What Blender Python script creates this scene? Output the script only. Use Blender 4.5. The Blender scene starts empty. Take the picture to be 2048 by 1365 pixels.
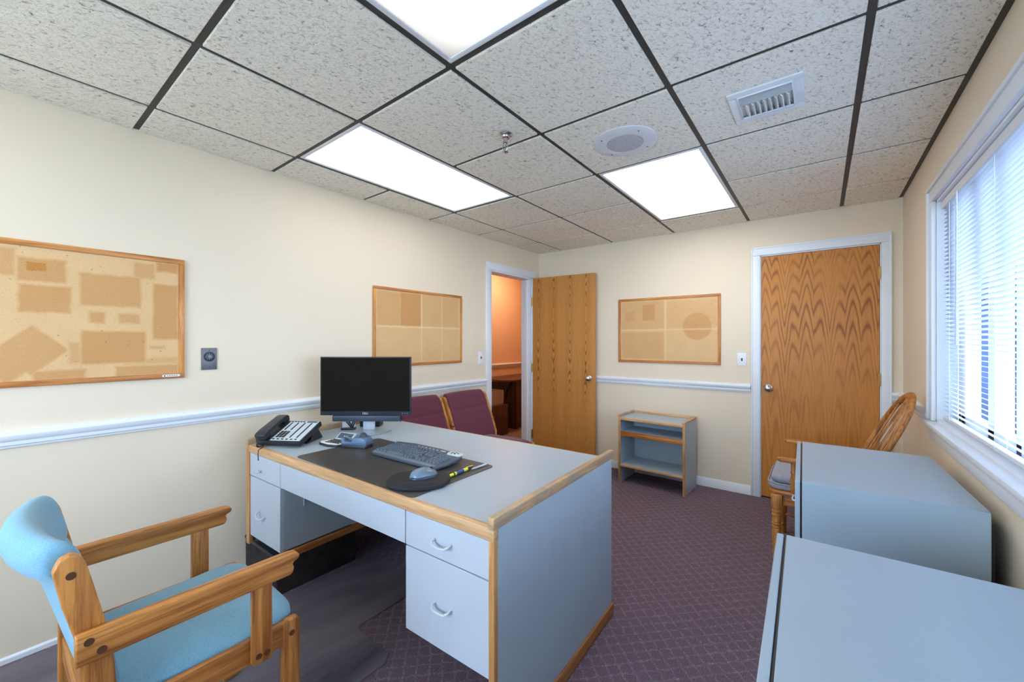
import bpy, bmesh, math, random
from mathutils import Vector, Matrix
random.seed(7)
C = bpy.context.scene.collection
PI = math.pi
# ------------------------------------------------------------------ dimensions (metres)
XL, XR, YB, YF, HC = -2.6204, 0.462, 3.95, -1.45, 2.3225
X0, Y0, TS = -2.3135, 0.4484, 0.6096        # ceiling grid origin and module

# ------------------------------------------------------------------ node helpers
def lin(r, g, b):
    f = lambda v: (v/255/12.92) if v/255 <= .04045 else ((v/255+.055)/1.055)**2.4
    return (f(r), f(g), f(b), 1)

class M:
    def __init__(s, name):
        s.m = bpy.data.materials.new(name); s.m.use_nodes = True
        s.t = s.m.node_tree; s.n = s.t.nodes; s.l = s.t.links
        s.b = s.n['Principled BSDF']; s.o = s.n['Material Output']
    def node(s, ty, **k):
        n = s.n.new(ty)
        for a, v in k.items(): setattr(n, a, v)
        return n
    def put(s, sock, v):
        if hasattr(v, 'is_linked') or isinstance(v, bpy.types.NodeSocket): s.l.new(v, sock)
        else: sock.default_value = v
    def math(s, op, a, b=0.0, c=0.0, clamp=False):
        n = s.node('ShaderNodeMath', operation=op); n.use_clamp = clamp
        s.put(n.inputs[0], a); s.put(n.inputs[1], b); s.put(n.inputs[2], c)
        return n.outputs[0]
    def co(s): 
        return s.node('ShaderNodeTexCoord').outputs['Object']
    def map(s, vec, scale=(1, 1, 1), loc=(0, 0, 0), rot=(0, 0, 0)):
        n = s.node('ShaderNodeMapping'); s.l.new(vec, n.inputs[0])
        n.inputs['Scale'].default_value = scale; n.inputs['Location'].default_value = loc; n.inputs['Rotation'].default_value = rot
        return n.outputs[0]
    def noise(s, vec, scale, detail=3, rough=.5, dist=0):
        n = s.node('ShaderNodeTexNoise'); s.l.new(vec, n.inputs['Vector'])
        n.inputs['Scale'].default_value = scale; n.inputs['Detail'].default_value = detail
        n.inputs['Roughness'].default_value = rough; n.inputs['Distortion'].default_value = dist
        return n.outputs['Fac']
    def ramp(s, fac, stops):
        n = s.node('ShaderNodeValToRGB'); s.put(n.inputs[0], fac); e = n.color_ramp.elements
        while len(e) < len(stops): e.new(.5)
        for i, (p, c) in enumerate(stops): e[i].position = p; e[i].color = c
        return n.outputs[0]
    def mix(s, fac, a, b, mode='MIX'):
        n = s.node('ShaderNodeMix', data_type='RGBA', blend_type=mode)
        s.put(n.inputs[0], fac); s.put(n.inputs[6], a); s.put(n.inputs[7], b)
        return n.outputs[2]
    def sep(s, vec):
        n = s.node('ShaderNodeSeparateXYZ'); s.l.new(vec, n.inputs[0]); return n.outputs
    def color(s, c): s.put(s.b.inputs['Base Color'], c); return s
    def rough(s, r): s.put(s.b.inputs['Roughness'], r); return s
    def spec(s, r): s.b.inputs['Specular IOR Level'].default_value = r; return s
    def bump(s, h, strength=.3, dist=.002):
        n = s.node('ShaderNodeBump'); n.inputs['Strength'].default_value = strength; n.inputs['Distance'].default_value = dist
        s.l.new(h, n.inputs['Height']); s.l.new(n.outputs[0], s.b.inputs['Normal']); return s

def flat(name, c, rough=.5, metal=0, spec=.5, var=.06, vs=9):
    m = M(name)
    v = m.noise(m.co(), vs, 3)
    lo = tuple(x*(1-var) for x in c[:3])+(1,); hi = tuple(min(1, x*(1+var)) for x in c[:3])+(1,)
    m.color(m.ramp(v, [(.3, lo), (.7, hi)])).rough(rough).spec(spec)
    m.b.inputs['Metallic'].default_value = metal
    return m.m

def wood(name, dark, light, axis='x', rough=.42, grain=1.0, wear=None):
    m = M(name); co = m.co()
    sc = {'x': (.055, 1, 1), 'y': (1, .055, 1), 'z': (1, 1, .055)}[axis]
    v = m.map(co, sc)
    n1 = m.noise(v, 34, 5, .55, .6); n2 = m.noise(v, 170, 3, .6, .2); n3 = m.noise(co, 5, 2)
    c = m.ramp(n1, [(.36, dark), (.5, tuple((a+b)/2 for a, b in zip(dark, light))), (.62, light)])
    pore = m.ramp(n2, [(.36, (.62, .55, .5, 1)), (.5, (1, 1, 1, 1))])
    c = m.mix(.75*grain, c, pore, 'MULTIPLY')
    c = m.mix(.5, c, m.ramp(n3, [(.3, (.86, .84, .82, 1)), (.7, (1, 1, 1, 1))]), 'MULTIPLY')
    if wear:
        w = m.noise(m.map(co, (1, 1, 1) if axis == 'y' else (1, 1, 1), (3, 1, 2)), 9, 4, .6, .4)
        c = m.mix(m.math('MULTIPLY', m.ramp(w, [(.42, (0, 0, 0, 1)), (.62, (1, 1, 1, 1))]), .8), c, wear)
    m.color(c).rough(rough).bump(n2, .15, .0006)
    return m.m

def veneer(name, kind, dark, light):
    """figured oak door skin, local x across, z up; 'eyes' = narrow leaves with pointed ovals, 'vees' = nested V cathedrals"""
    m = M(name); co = m.co(); x, y, z = m.sep(co)
    nz = lambda sc, s_, d=3: m.noise(m.map(co, sc), s_, d, .55, .2)
    warp = m.math('MULTIPLY', m.math('SUBTRACT', nz((1, 1, .3), 3.0), .5), .045)
    xx = m.math('ADD', x, warp)
    if kind == 'eyes':
        per = .1875
        p = m.math('PINGPONG', m.math('ADD', xx, 10*per-.075), per/2)
        best = None
        for zc in (1.44, 1.74, .62):
            dz = m.math('MULTIPLY', m.math('SUBTRACT', z, zc), .10)
            d = m.math('SQRT', m.math('ADD', m.math('MULTIPLY', p, p), m.math('MULTIPLY', dz, dz)))
            best = d if best is None else m.math('SMOOTH_MIN', best, d, .02)
        f = m.math('ADD', m.math('MULTIPLY', best, 620.), m.math('MULTIPLY', nz((1, 1, .12), 16), 9.))
        near = m.math('SUBTRACT', 1.0, m.math('DIVIDE', p, per/2), clamp=True)
        amt = m.math('MULTIPLY', m.math('MULTIPLY_ADD', m.math('MULTIPLY', near, near), .9, .06), m.ramp(z, [(.0, (.15, .15, .15, 1)), (.55, (.35, .35, .35, 1)), (.8, (1, 1, 1, 1))]))
    else:
        p = m.math('PINGPONG', m.math('ADD', xx, 1.0), .047)
        q = m.math('PINGPONG', m.math('ADD', xx, 1.33), .1375)
        f = m.math('MULTIPLY', m.math('MULTIPLY', z, z), 14.)
        f = m.math('ADD', f, m.math('MULTIPLY', m.math('POWER', m.math('DIVIDE', p, .047), 1.3), 8.0))
        f = m.math('ADD', f, m.math('MULTIPLY', m.math('POWER', m.math('DIVIDE', q, .1375), 1.6), 13.))
        f = m.math('ADD', f, m.math('MULTIPLY', nz((1, 1, .3), 9), 7.))
        amt = m.math('MULTIPLY', m.ramp(nz((.8, 1, .4), 4.5, 2), [(.36, (.12, .12, .12, 1)), (.6, (.75, .75, .75, 1))]), m.ramp(m.math('MULTIPLY', z, .5), [(.2, (.45, .45, .45, 1)), (.7, (1, 1, 1, 1))]))
    s_ = m.math('POWER', m.math('ADD', m.math('MULTIPLY', m.math('SINE', f), .5), .5), 3.0)
    fine = m.noise(m.map(co, (1, 1, .03)), 150, 4, .6); band = m.noise(m.map(co, (1, 1, .02)), 26, 3, .6)
    c = m.mix(m.math('MULTIPLY', s_, amt), light, dark)
    c = m.mix(.5, c, m.ramp(fine, [(.35, (.76, .70, .64, 1)), (.55, (1, 1, 1, 1))]), 'MULTIPLY')
    c = m.mix(.5, c, m.ramp(band, [(.35, (.86, .82, .78, 1)), (.6, (1, 1, 1, 1))]), 'MULTIPLY')
    m.color(c).rough(.42).spec(.3).bump(fine, .06, .0004)
    return m.m

# ------------------------------------------------------------------ mesh helpers
def new(): return bmesh.new()
def bevel_new(bm, verts, r, seg=2):
    vs = set(verts); ed = [e for e in bm.edges if e.verts[0] in vs and e.verts[1] in vs]
    ed = [e for e in ed if len(e.link_faces) == 2 and e.calc_face_angle(0) > .5]
    if ed: bmesh.ops.bevel(bm, geom=ed, offset=r, segments=seg, affect='EDGES', profile=.5, clamp_overlap=True)
def box(bm, x0, x1, y0, y1, z0, z1, r=0, seg=2, mat=None):
    n0 = len(bm.verts)
    g = bmesh.ops.create_cube(bm, size=1)['verts']
    for v in g:
        v.co = Vector((x0+(v.co.x+.5)*(x1-x0), y0+(v.co.y+.5)*(y1-y0), z0+(v.co.z+.5)*(z1-z0)))
    if mat is not None: bmesh.ops.transform(bm, matrix=mat, verts=g)
    if r: bevel_new(bm, g, r, seg)
    return bm
def prism(bm, pts, axis, a, b, r=0, seg=2, mat=None):
    """polygon pts extruded along axis from a to b ('x': pts are (y,z); 'y': (x,z); 'z': (x,y))"""
    def mkp(p, t): return {'x': (t, p[0], p[1]), 'y': (p[0], t, p[1]), 'z': (p[0], p[1], t)}[axis]
    A = [bm.verts.new(mkp(p, a)) for p in pts]; B = [bm.verts.new(mkp(p, b)) for p in pts]
    n = len(pts)
    bm.faces.new(A); bm.faces.new(B[::-1])
    for i in range(n): bm.faces.new((A[i], B[i], B[(i+1) % n], A[(i+1) % n]))
    vs = A+B
    if mat is not None: bmesh.ops.transform(bm, matrix=mat, verts=vs)
    bmesh.ops.recalc_face_normals(bm, faces=list({f for v in vs for f in v.link_faces}))
    if r: bevel_new(bm, vs, r, seg)
    return bm
def tube(bm, pts, r, n=8, closed=False, cap=True):
    pts = [Vector(p) for p in pts]; rings = []; N = len(pts)
    rad = r if isinstance(r, (list, tuple)) else [r]*N
    prev = None
    for i, p in enumerate(pts):
        if closed: d = pts[(i+1) % N]-pts[i-1]
        else: d = pts[min(i+1, N-1)]-pts[max(i-1, 0)]
        d.normalize()
        if prev is None:
            u = d.orthogonal().normalized()
        else:
            u = (prev-d*prev.dot(d)).normalized()
        prev = u; w = d.cross(u)
        rings.append([bm.verts.new(p+(u*math.cos(2*PI*k/n)+w*math.sin(2*PI*k/n))*rad[i]) for k in range(n)])
    for i in range(N if closed else N-1):
        a, b = rings[i], rings[(i+1) % N]
        for k in range(n): bm.faces.new((a[k], a[(k+1) % n], b[(k+1) % n], b[k]))
    if cap and not closed:
        bm.faces.new(rings[0][::-1]); bm.faces.new(rings[-1])
    return bm
def lathe(bm, prof, c=(0, 0, 0), n=20, axis='z', mat=None):
    rings = []; c = Vector(c); allv = []
    for r, h in prof:
        ring = []
        for k in range(n):
            a = 2*PI*k/n; x, y = max(r, 1e-5)*math.cos(a), max(r, 1e-5)*math.sin(a)
            p = {'z': (x, y, h), 'y': (x, h, y), 'x': (h, x, y)}[axis]
            ring.append(bm.verts.new(Vector(p)))
        rings.append(ring); allv += ring
    fs = []
    for i in range(len(rings)-1):
        a, b = rings[i], rings[i+1]
        for k in range(n): fs.append(bm.faces.new((a[k], a[(k+1) % n], b[(k+1) % n], b[k])))
    fs.append(bm.faces.new(rings[0][::-1])); fs.append(bm.faces.new(rings[-1]))
    if mat is not None: bmesh.ops.transform(bm, matrix=mat, verts=allv)
    bmesh.ops.translate(bm, vec=c, verts=allv)
    bmesh.ops.recalc_face_normals(bm, faces=fs)
    return bm
def loft(bm, secs, cap=True):
    R = [[bm.verts.new(p) for p in s] for s in secs]; n = len(secs[0]); fs = []
    for i in range(len(R)-1):
        for k in range(n): fs.append(bm.faces.new((R[i][k], R[i][(k+1) % n], R[i+1][(k+1) % n], R[i+1][k])))
    if cap: fs.append(bm.faces.new(R[0][::-1])); fs.append(bm.faces.new(R[-1]))
    bmesh.ops.recalc_face_normals(bm, faces=fs)
    return bm
def mk(name, bm, mat, parent=None, ang=38, label=None):
    me = bpy.data.meshes.new(name); bm.to_mesh(me); bm.free()
    for p in me.polygons: p.use_smooth = True
    me.set_sharp_from_angle(angle=math.radians(ang))
    if mat: me.materials.append(mat)
    o = bpy.data.objects.new(name, me); C.objects.link(o)
    if parent is not None: o.parent = parent
    if label: o['label'] = label
    return o
def thing(name, label, cat, loc=(0, 0, 0), rz=0, group=None):
    o = bpy.data.objects.new(name, None); C.objects.link(o); o.empty_display_size = .1
    o.location = loc; o.rotation_euler = (0, 0, rz); o['label'] = label; o['category'] = cat
    if group: o['group'] = group
    return o
def tag(o, label, cat, group=None):
    o['label'] = label; o['category'] = cat
    if group: o['group'] = group
    return o
def struct(name, bm, mat, parent=None, ang=38):
    o = mk(name, bm, mat, parent, ang)
    if parent is None: o['kind'] = 'structure'
    return o
def copy_tree(o, parent=None):
    c = o.copy(); C.objects.link(c)
    if parent is not None: c.parent = parent
    for ch in list(o.children): copy_tree(ch, c)
    return c
def RX(a, piv=(0, 0, 0)):
    p = Vector(piv); return Matrix.Translation(p) @ Matrix.Rotation(a, 4, 'X') @ Matrix.Translation(-p)
def RZ(a, piv=(0, 0, 0)):
    p = Vector(piv); return Matrix.Translation(p) @ Matrix.Rotation(a, 4, 'Z') @ Matrix.Translation(-p)

# ------------------------------------------------------------------ materials
def paint(name, c, bumps=.05, rough=.6):
    m = M(name); co = m.co()
    v = m.noise(co, 1.3, 2); w = m.noise(co, 260, 2)
    m.color(m.ramp(v, [(.3, tuple(x*.97 for x in c[:3])+(1,)), (.7, c)])).rough(rough).spec(.3).bump(w, bumps, .001)
    return m.m
WALL = paint('cream_wall_paint', lin(229, 215, 194))
TRIM = paint('white_gloss_trim', lin(226, 232, 240), .02, .35)
LAM = flat('blue_grey_laminate', lin(170, 184, 197), .42, var=.03, vs=3)
LAMF = flat('pale_grey_laminate', lin(186, 195, 208), .42, var=.03, vs=3)
LAMD = flat('cabinet_blue_grey_laminate', lin(160, 178, 192), .4, var=.03, vs=3)
oakd, oakl = lin(150, 88, 36), lin(208, 142, 72)
OX, OY, OZ = [wood('honey_oak_grain_'+a, oakd, oakl, a) for a in 'xyz']
edged, edgel = lin(196, 150, 104), lin(228, 186, 140)
EX = wood('pale_oak_edging_x', edged, edgel, 'x', .5, .6)
EZ = wood('oak_edging_z', lin(176, 122, 70), lin(214, 164, 108), 'z', .5, .6)
EY = wood('worn_oak_rail', lin(178, 136, 92), lin(212, 176, 132), 'y', .55, .7, wear=lin(150, 138, 128))
EYK = wood('oak_plinth', lin(140, 84, 40), lin(186, 124, 64), 'y', .5, .6)
FRX = wood('cork_frame_oak_x', lin(178, 108, 46), lin(222, 156, 84), 'x', .4, .7)
FRY = wood('cork_frame_oak_y', lin(178, 108, 46), lin(222, 156, 84), 'y', .4, .7)
FRZ = wood('cork_frame_oak_z', lin(178, 108, 46), lin(222, 156, 84), 'z', .4, .7)
DOOR1 = veneer('open_door_oak_veneer', 'eyes', lin(126, 74, 26), lin(200, 138, 68))
DOOR2 = veneer('closet_door_oak_veneer', 'vees', lin(118, 64, 20), lin(198, 132, 60))
DARK = flat('black_plastic', lin(34, 37, 44), .4)
DARKB = flat('dark_blue_grey_plastic', lin(66, 80, 98), .42)
KEYS = flat('keyboard_key_plastic', lin(92, 106, 124), .45)
SILV = flat('silver_plastic', lin(190, 202, 212), .35)
CHROME = flat('brushed_chrome', lin(205, 205, 208), .18, metal=1, var=.02)
BRASS = flat('brass_hinge', lin(196, 160, 92), .3, metal=1, var=.03)
WHITEM = flat('white_enamel_metal', lin(222, 226, 232), .4, var=.02)
PLATE = flat('white_switch_plate', lin(226, 232, 240), .35, var=.02)
STEEL = flat('dull_steel_plate', lin(112, 112, 120), .4, metal=.6)
SCREEN = flat('dark_monitor_screen', lin(32, 28, 25), .8, var=.01, spec=.02)
BLACKM = flat('ceiling_grid_black', lin(52, 52, 52), .5)
LEATH = flat('black_leatherette', lin(66, 63, 62), .36, var=.05)
FOAM = flat('black_neoprene', lin(24, 27, 36), .75)
YEL = flat('fluorescent_yellow_plastic', lin(222, 232, 60), .35)
PAPER = flat('white_card', lin(230, 232, 234), .6)
BROWN = wood('dark_walnut', lin(52, 28, 16), lin(92, 54, 30), 'z', .45)
BROWNX = wood('dark_walnut_top', lin(70, 40, 26), lin(110, 70, 48), 'y', .4)
BEIGE = flat('beige_cardboard', lin(170, 146, 116), .7)
GREYC = flat('grey_seat_cloth', lin(150, 154, 168), .9, var=.1, vs=60)

def fabric(name, c, c2):
    m = M(name); co = m.co()
    n = m.noise(co, 420, 3, .7); b = m.noise(co, 14, 3)
    w = m.node('ShaderNodeTexWave', wave_type='BANDS', bands_direction='DIAGONAL'); m.l.new(co, w.inputs[0]); w.inputs['Scale'].default_value = 180; w.inputs['Distortion'].default_value = 2
    cc = m.mix(m.ramp(n, [(.35, (0, 0, 0, 1)), (.65, (1, 1, 1, 1))]), c, c2)
    cc = m.mix(.35, cc, m.ramp(b, [(.3, (.82, .84, .86, 1)), (.7, (1, 1, 1, 1))]), 'MULTIPLY')
    m.color(cc).rough(.92).spec(.15)
    m.b.inputs['Sheen Weight'].default_value = .25
    m.bump(m.math('ADD', n, m.math('MULTIPLY', w.outputs['Fac'], .4)), .25, .0012)
    return m.m
BLUEF = fabric('light_blue_upholstery', lin(108, 158, 186), lin(134, 180, 204))
BURG = fabric('burgundy_upholstery', lin(92, 44, 62), lin(116, 62, 80))

# carpet
def carpet():
    m = M('plum_lattice_carpet'); co = m.co(); x, y, z = m.sep(co)
    wob = m.math('MULTIPLY', m.noise(co, 30, 3), .03)
    k = 1/.050
    a = m.math('FRACT', m.math('ADD', m.math('MULTIPLY', m.math('ADD', m.math('ADD', x, y), wob), k*.7071), 100.))
    b = m.math('FRACT', m.math('ADD', m.math('MULTIPLY', m.math('ADD', m.math('SUBTRACT', x, y), wob), k*.7071), 100.))
    la = m.math('ABSOLUTE', m.math('SUBTRACT', a, .5)); lb = m.math('ABSOLUTE', m.math('SUBTRACT', b, .5))
    mx = m.math('MAXIMUM', la, lb)
    line = m.ramp(mx, [(.36, (0, 0, 0, 1)), (.47, (1, 1, 1, 1))])
    sp = m.noise(co, 330, 3, .7); sp2 = m.noise(co, 120, 3, .7); big = m.noise(co, 2.2, 3)
    base = m.mix(m.ramp(sp, [(.38, (0, 0, 0, 1)), (.62, (1, 1, 1, 1))]), lin(62, 50, 62), lin(144, 122, 138))
    lc = m.mix(m.ramp(sp2, [(.4, (0, 0, 0, 1)), (.6, (1, 1, 1, 1))]), lin(104, 90, 100), lin(186, 172, 178))
    brk = m.ramp(m.noise(co, 40, 4, .7), [(.35, (.15, .15, .15, 1)), (.6, (1, 1, 1, 1))])
    c = m.mix(m.math('MULTIPLY', m.math('MULTIPLY', line, brk), .5), base, lc)
    spk = m.ramp(m.noise(co, 520, 2, .6), [(.64, (0, 0, 0, 1)), (.72, (1, 1, 1, 1))])
    c = m.mix(m.math('MULTIPLY', spk, .75), c, lin(176, 170, 178))
    c = m.mix(.35, c, m.ramp(big, [(.3, (.8, .8, .82, 1)), (.7, (1, 1, 1, 1))]), 'MULTIPLY')
    h = m.math('ADD', sp, m.math('MULTIPLY', line, .4))
    m.color(c).rough(.95).spec(.15).bump(h, .6, .004)
    return m.m
CARPET = carpet()

def tile_mat():
    m = M('fissured_mineral_tile'); co = m.co()
    v = m.map(co, (1, 1, 1), rot=(0, 0, .5))
    w = m.map(v, (1.0, .55, 1))
    n1 = m.noise(w, 95, 4, .62, .9); n2 = m.noise(w, 210, 3, .6, .4); n3 = m.noise(co, 3, 2)
    c = m.ramp(n1, [(.28, lin(112, 108, 100)), (.375, lin(214, 209, 198)), (.47, lin(242, 236, 223)), (.7, lin(247, 241, 228))])
    c = m.mix(.4, c, m.ramp(n2, [(.30, (.55, .54, .52, 1)), (.43, (1, 1, 1, 1))]), 'MULTIPLY')
    c = m.mix(.3, c, m.ramp(n3, [(.3, (.92, .91, .9, 1)), (.7, (1, 1, 1, 1))]), 'MULTIPLY')
    m.color(c).rough(.95).spec(.1).bump(m.math('ADD', n1, m.math('MULTIPLY', n2, .5)), .7, .006)
    return m.m
TILE = tile_mat()

def cork(name, axis, rects, extra=None, lines=()):
    """cork board face faded by light except under old papers; rects = (a0,a1,z0,z1,strength) in object space"""
    m = M(name); co = m.co(); s = m.sep(co)
    wob = m.math('MULTIPLY', m.math('SUBTRACT', m.noise(co, 22, 3), .5), .014)
    A = m.math('ADD', s[axis], wob); Z = m.math('ADD', s[2], wob)
    acc = None
    for a0, a1, z0, z1, st in rects:
        da = m.math('SUBTRACT', abs(a1-a0)/2, m.math('ABSOLUTE', m.math('SUBTRACT', A, (a0+a1)/2)))
        dz = m.math('SUBTRACT', abs(z1-z0)/2, m.math('ABSOLUTE', m.math('SUBTRACT', Z, (z0+z1)/2)))
        d = m.math('MULTIPLY_ADD', m.math('MINIMUM', da, dz), 70., .5, clamp=True)
        d = m.math('MULTIPLY', d, st)
        acc = d if acc is None else m.math('MAXIMUM', acc, d)
    for cx, cz, r, st, shape in (extra or []):
        if shape == 'c':
            dx = m.math('SUBTRACT', A, cx); dz = m.math('SUBTRACT', Z, cz)
            rr = m.math('SQRT', m.math('ADD', m.math('MULTIPLY', dx, dx), m.math('MULTIPLY', dz, dz)))
        else:
            rr = m.math('ADD', m.math('ABSOLUTE', m.math('SUBTRACT', A, cx)), m.math('ABSOLUTE', m.math('SUBTRACT', Z, cz)))
        d = m.math('MULTIPLY', m.math('MULTIPLY_ADD', m.math('SUBTRACT', r, rr), 60., .5, clamp=True), st)
        acc = d if acc is None else m.math('MAXIMUM', acc, d)
    base = m.mix(m.noise(co, 6, 3), lin(224, 188, 142), lin(214, 174, 124))
    c = m.mix(acc, base, lin(188, 128, 62)) if acc is not None else base
    for kind, p, w in lines:
        v = A if kind == 'v' else Z
        d = m.math('MULTIPLY_ADD', m.math('SUBTRACT', w, m.math('ABSOLUTE', m.math('SUBTRACT', v, p))), 90., .5, clamp=True)
        c = m.mix(m.math('MULTIPLY', d, .6), c, lin(232, 204, 158))
    sp = m.noise(co, 300, 3, .7)
    c = m.mix(.5, c, m.ramp(sp, [(.33, (.72, .64, .55, 1)), (.5, (1, 1, 1, 1)), (.7, (1.0, 1.0, .98, 1))]), 'MULTIPLY')
    hole = m.noise(co, 75, 1, .5)
    c = m.mix(m.math('MULTIPLY', m.ramp(hole, [(.775, (0, 0, 0, 1)), (.79, (1, 1, 1, 1))]), .6), c, lin(110, 80, 50))
    m.color(c).rough(.85).bump(sp, .3, .001)
    return m.m

def emit(name, col, st, prism=False):
    m = M(name); m.n.remove(m.b)
    e = m.node('ShaderNodeEmission'); e.inputs[0].default_value = col; e.inputs[1].default_value = st
    if prism:
        co = m.co(); x, y, z = m.sep(co)
        # two lamps seen through a prismatic lens: bright bands over the tubes, dim towards the rim
        bx = m.math('ABSOLUTE', m.math('SUBTRACT', x, 0)); by = m.math('ABSOLUTE', y)
        g = m.math('MULTIPLY', m.math('SUBTRACT', 1.0, m.math('MULTIPLY', m.math('POWER', m.math('DIVIDE', bx, .29), 2.0), .62)),
                   m.math('SUBTRACT', 1.0, m.math('MULTIPLY', m.math('POWER', m.math('DIVIDE', by, .6), 5.0), .55)))
        pr = m.math('MULTIPLY', m.math('SINE', m.math('MULTIPLY', x, 900)), m.math('SINE', m.math('MULTIPLY', y, 900)))
        m.l.new(m.math('MULTIPLY', m.math('MULTIPLY', g, m.math('MULTIPLY_ADD', pr, .05, 1.0)), st), e.inputs[1])
    m.l.new(e.outputs[0], m.o.inputs[0]); return m.m

# ------------------------------------------------------------------ room shell
T = .12
DY0, DY1, DH = 3.075, 3.80, 2.02           # doorway in the left wall
bm = new()
box(bm, XL-T, XL, YF-T, DY0, 0, HC+.2); box(bm, XL-T, XL, DY1, YB+T, 0, HC+.2); box(bm, XL-T, XL, DY0, DY1, DH, HC+.2)
struct('wall_left', bm, WALL)
D20, D21, D2H = -.408, .353, 2.02          # closed door in the back wall
bm = new()
box(bm, XL, D20-.0, YB, YB+T, 0, HC+.2); box(bm, D21, XR, YB, YB+T, 0, HC+.2); box(bm, D20, D21, YB, YB+T, D2H, HC+.2)
struct('wall_back', bm, WALL)
WY0, WY1, WZ0, WZ1 = .62, 2.915, .90, 2.01  # window opening in the right wall
bm = new()
box(bm, XR, XR+T, YF-T, WY0, 0, HC+.2); box(bm, XR, XR+T, WY1, YB+T, 0, HC+.2)
box(bm, XR, XR+T, WY0, WY1, 0, WZ0); box(bm, XR, XR+T, WY0, WY1, WZ1, HC+.2)
struct('wall_right', bm, WALL)
FX0, FX1 = -2.25, .05                       # unseen window added behind the camera for fill daylight
bm = new(); box(bm, XL, FX0, YF-T, YF, 0, HC+.2); box(bm, FX1, XR, YF-T, YF, 0, HC+.2); box(bm, FX0, FX1, YF-T, YF, 0, WZ0); box(bm, FX0, FX1, YF-T, YF, WZ1, HC+.2); struct('wall_front', bm, WALL)
bm = new(); box(bm, XL-T, XR+T, YF-T, YB+T, -.1, 0); struct('floor', bm, CARPET)

# ceiling: tegular tiles whose faces hang a little below a black tee grid
lights_cells = {('c', -1), ('c', 0), ('a', 1), ('a', 2), ('c', 3), ('c', 4), ('a', -3), ('a', -2)}
names = {-1: 'w', 0: 'a', 1: 'b', 2: 'c', 3: 'd', 4: 'e'}
G = .012
xs = [XL]+[X0+i*TS for i in range(5)]+[XR]
ys = [YF]+[Y0+j*TS for j in range(-3, 6)]+[YB]
bm = new()
for i in range(len(xs)-1):
    for j in range(len(ys)-1):
        if (names[i-1], j-4) in lights_cells: continue
        gx0 = G if i > 0 else .0; gx1 = G if i < len(xs)-2 else .022
        gy0 = G if j > 0 else 0; gy1 = G if j < len(ys)-2 else 0
        xa, xb, ya, yb = xs[i]+gx0, xs[i+1]-gx1, ys[j]+gy0, ys[j+1]-gy1
        box(bm, xa, xb, ya, yb, HC-.004, HC+.02, .0022, 1)
ceil = struct('ceiling', bm, TILE)
bm = new()
for i in range(5): box(bm, X0+i*TS-.0125, X0+i*TS+.0125, YF, YB, HC+.003, HC+.02)
mid_light = {-2: (0, 1), 0: (2, 3), 2: (0, 1), 4: (2, 3)}     # cross tees are left out where a long fixture fills two cells
for j in range(-3, 6):
    segs = [(XL, XR)]
    if j in mid_light: a, b = mid_light[j]; segs = [(XL, X0+a*TS+.01), (X0+b*TS-.01, XR)]
    for a, b in segs: box(bm, a, b, Y0+j*TS-.0125, Y0+j*TS+.0125, HC+.0035, HC+.0205)
box(bm, XR-.022, XR, YF, YB, HC+.001, HC+.02)
mk('ceiling_grid', bm, BLACKM, ceil)
bm = new(); box(bm, XL-T, XR+T, YF-T, YB+T, HC+.19, HC+.25); struct('ceiling_deck', bm, BLACKM)

# moulded chair rail and baseboards
railp = [(0, .870), (.010, .870), (.012, .878), (.018, .882), (.018, .896), (.028, .906), (.030, .922), (.024, .932), (.012, .937), (0, .940)]
def rail_seg(bm, prof, side, a, b):
    if side == 'L': prism(bm, [(XL+p, z) for p, z in prof], 'y', a, b)
    if side == 'B': prism(bm, [(YB-p, z) for p, z in prof], 'x', a, b)
    if side == 'R': prism(bm, [(XR-p, z) for p, z in prof], 'y', a, b)
    return bm
struct('trim_1', rail_seg(new(), railp, 'L', YF, DY0-.078), TRIM)
struct('trim_2', rail_seg(new(), railp, 'B', XL, D20-.062), TRIM)
bm = new(); rail_seg(bm, railp, 'R', WY1+.078, YB); struct('trim_3', bm, TRIM)
bm = new(); rail_seg(bm, railp, 'B', D21+.05, XR); struct('trim_4', bm, TRIM)
basep = [(0, 0), (.013, 0), (.013, .052), (.010, .058), (.010, .064), (.006, .068), (.005, .076), (0, .078)]
struct('baseboard_left', rail_seg(new(), [(0, 0), (.009, 0), (.009, .018), (.004, .024), (0, .025)], 'L', YF, DY0-.078), TRIM)
struct('baseboard_back', rail_seg(new(), basep, 'B', XL, D20-.062), TRIM)
struct('baseboard_right', rail_seg(new(), basep, 'R', YF, YB), TRIM)

# ------------------------------------------------------------------ doorway on the left wall with its open door
casing = lambda a, b: None
bm = new()
W = .072
for (y0, y1) in ((DY0-W, DY0), (DY1, DY1+W)):
    box(bm, XL, XL+.016, y0, y1, 0, DH-.0005, .003)
box(bm, XL, XL+.016, DY0-W, DY1+W, DH, DH+W, .003)
frame1 = struct('trim_5', bm, TRIM)
bm = new()
box(bm, XL-T-.01, XL+.004, DY0-.002, DY0+.018, 0, DH); box(bm, XL-T-.01, XL+.004, DY1-.018, DY1+.002, 0, DH); box(bm, XL-T-.01, XL+.004, DY0, DY1, DH-.018, DH+.002)
box(bm, XL-.075, XL-.045, DY0+.018, DY0+.03, 0, DH-.02); box(bm, XL-.075, XL-.045, DY1-.03, DY1-.018, 0, DH-.02)
mk('door_jamb', bm, TRIM, frame1)

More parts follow.
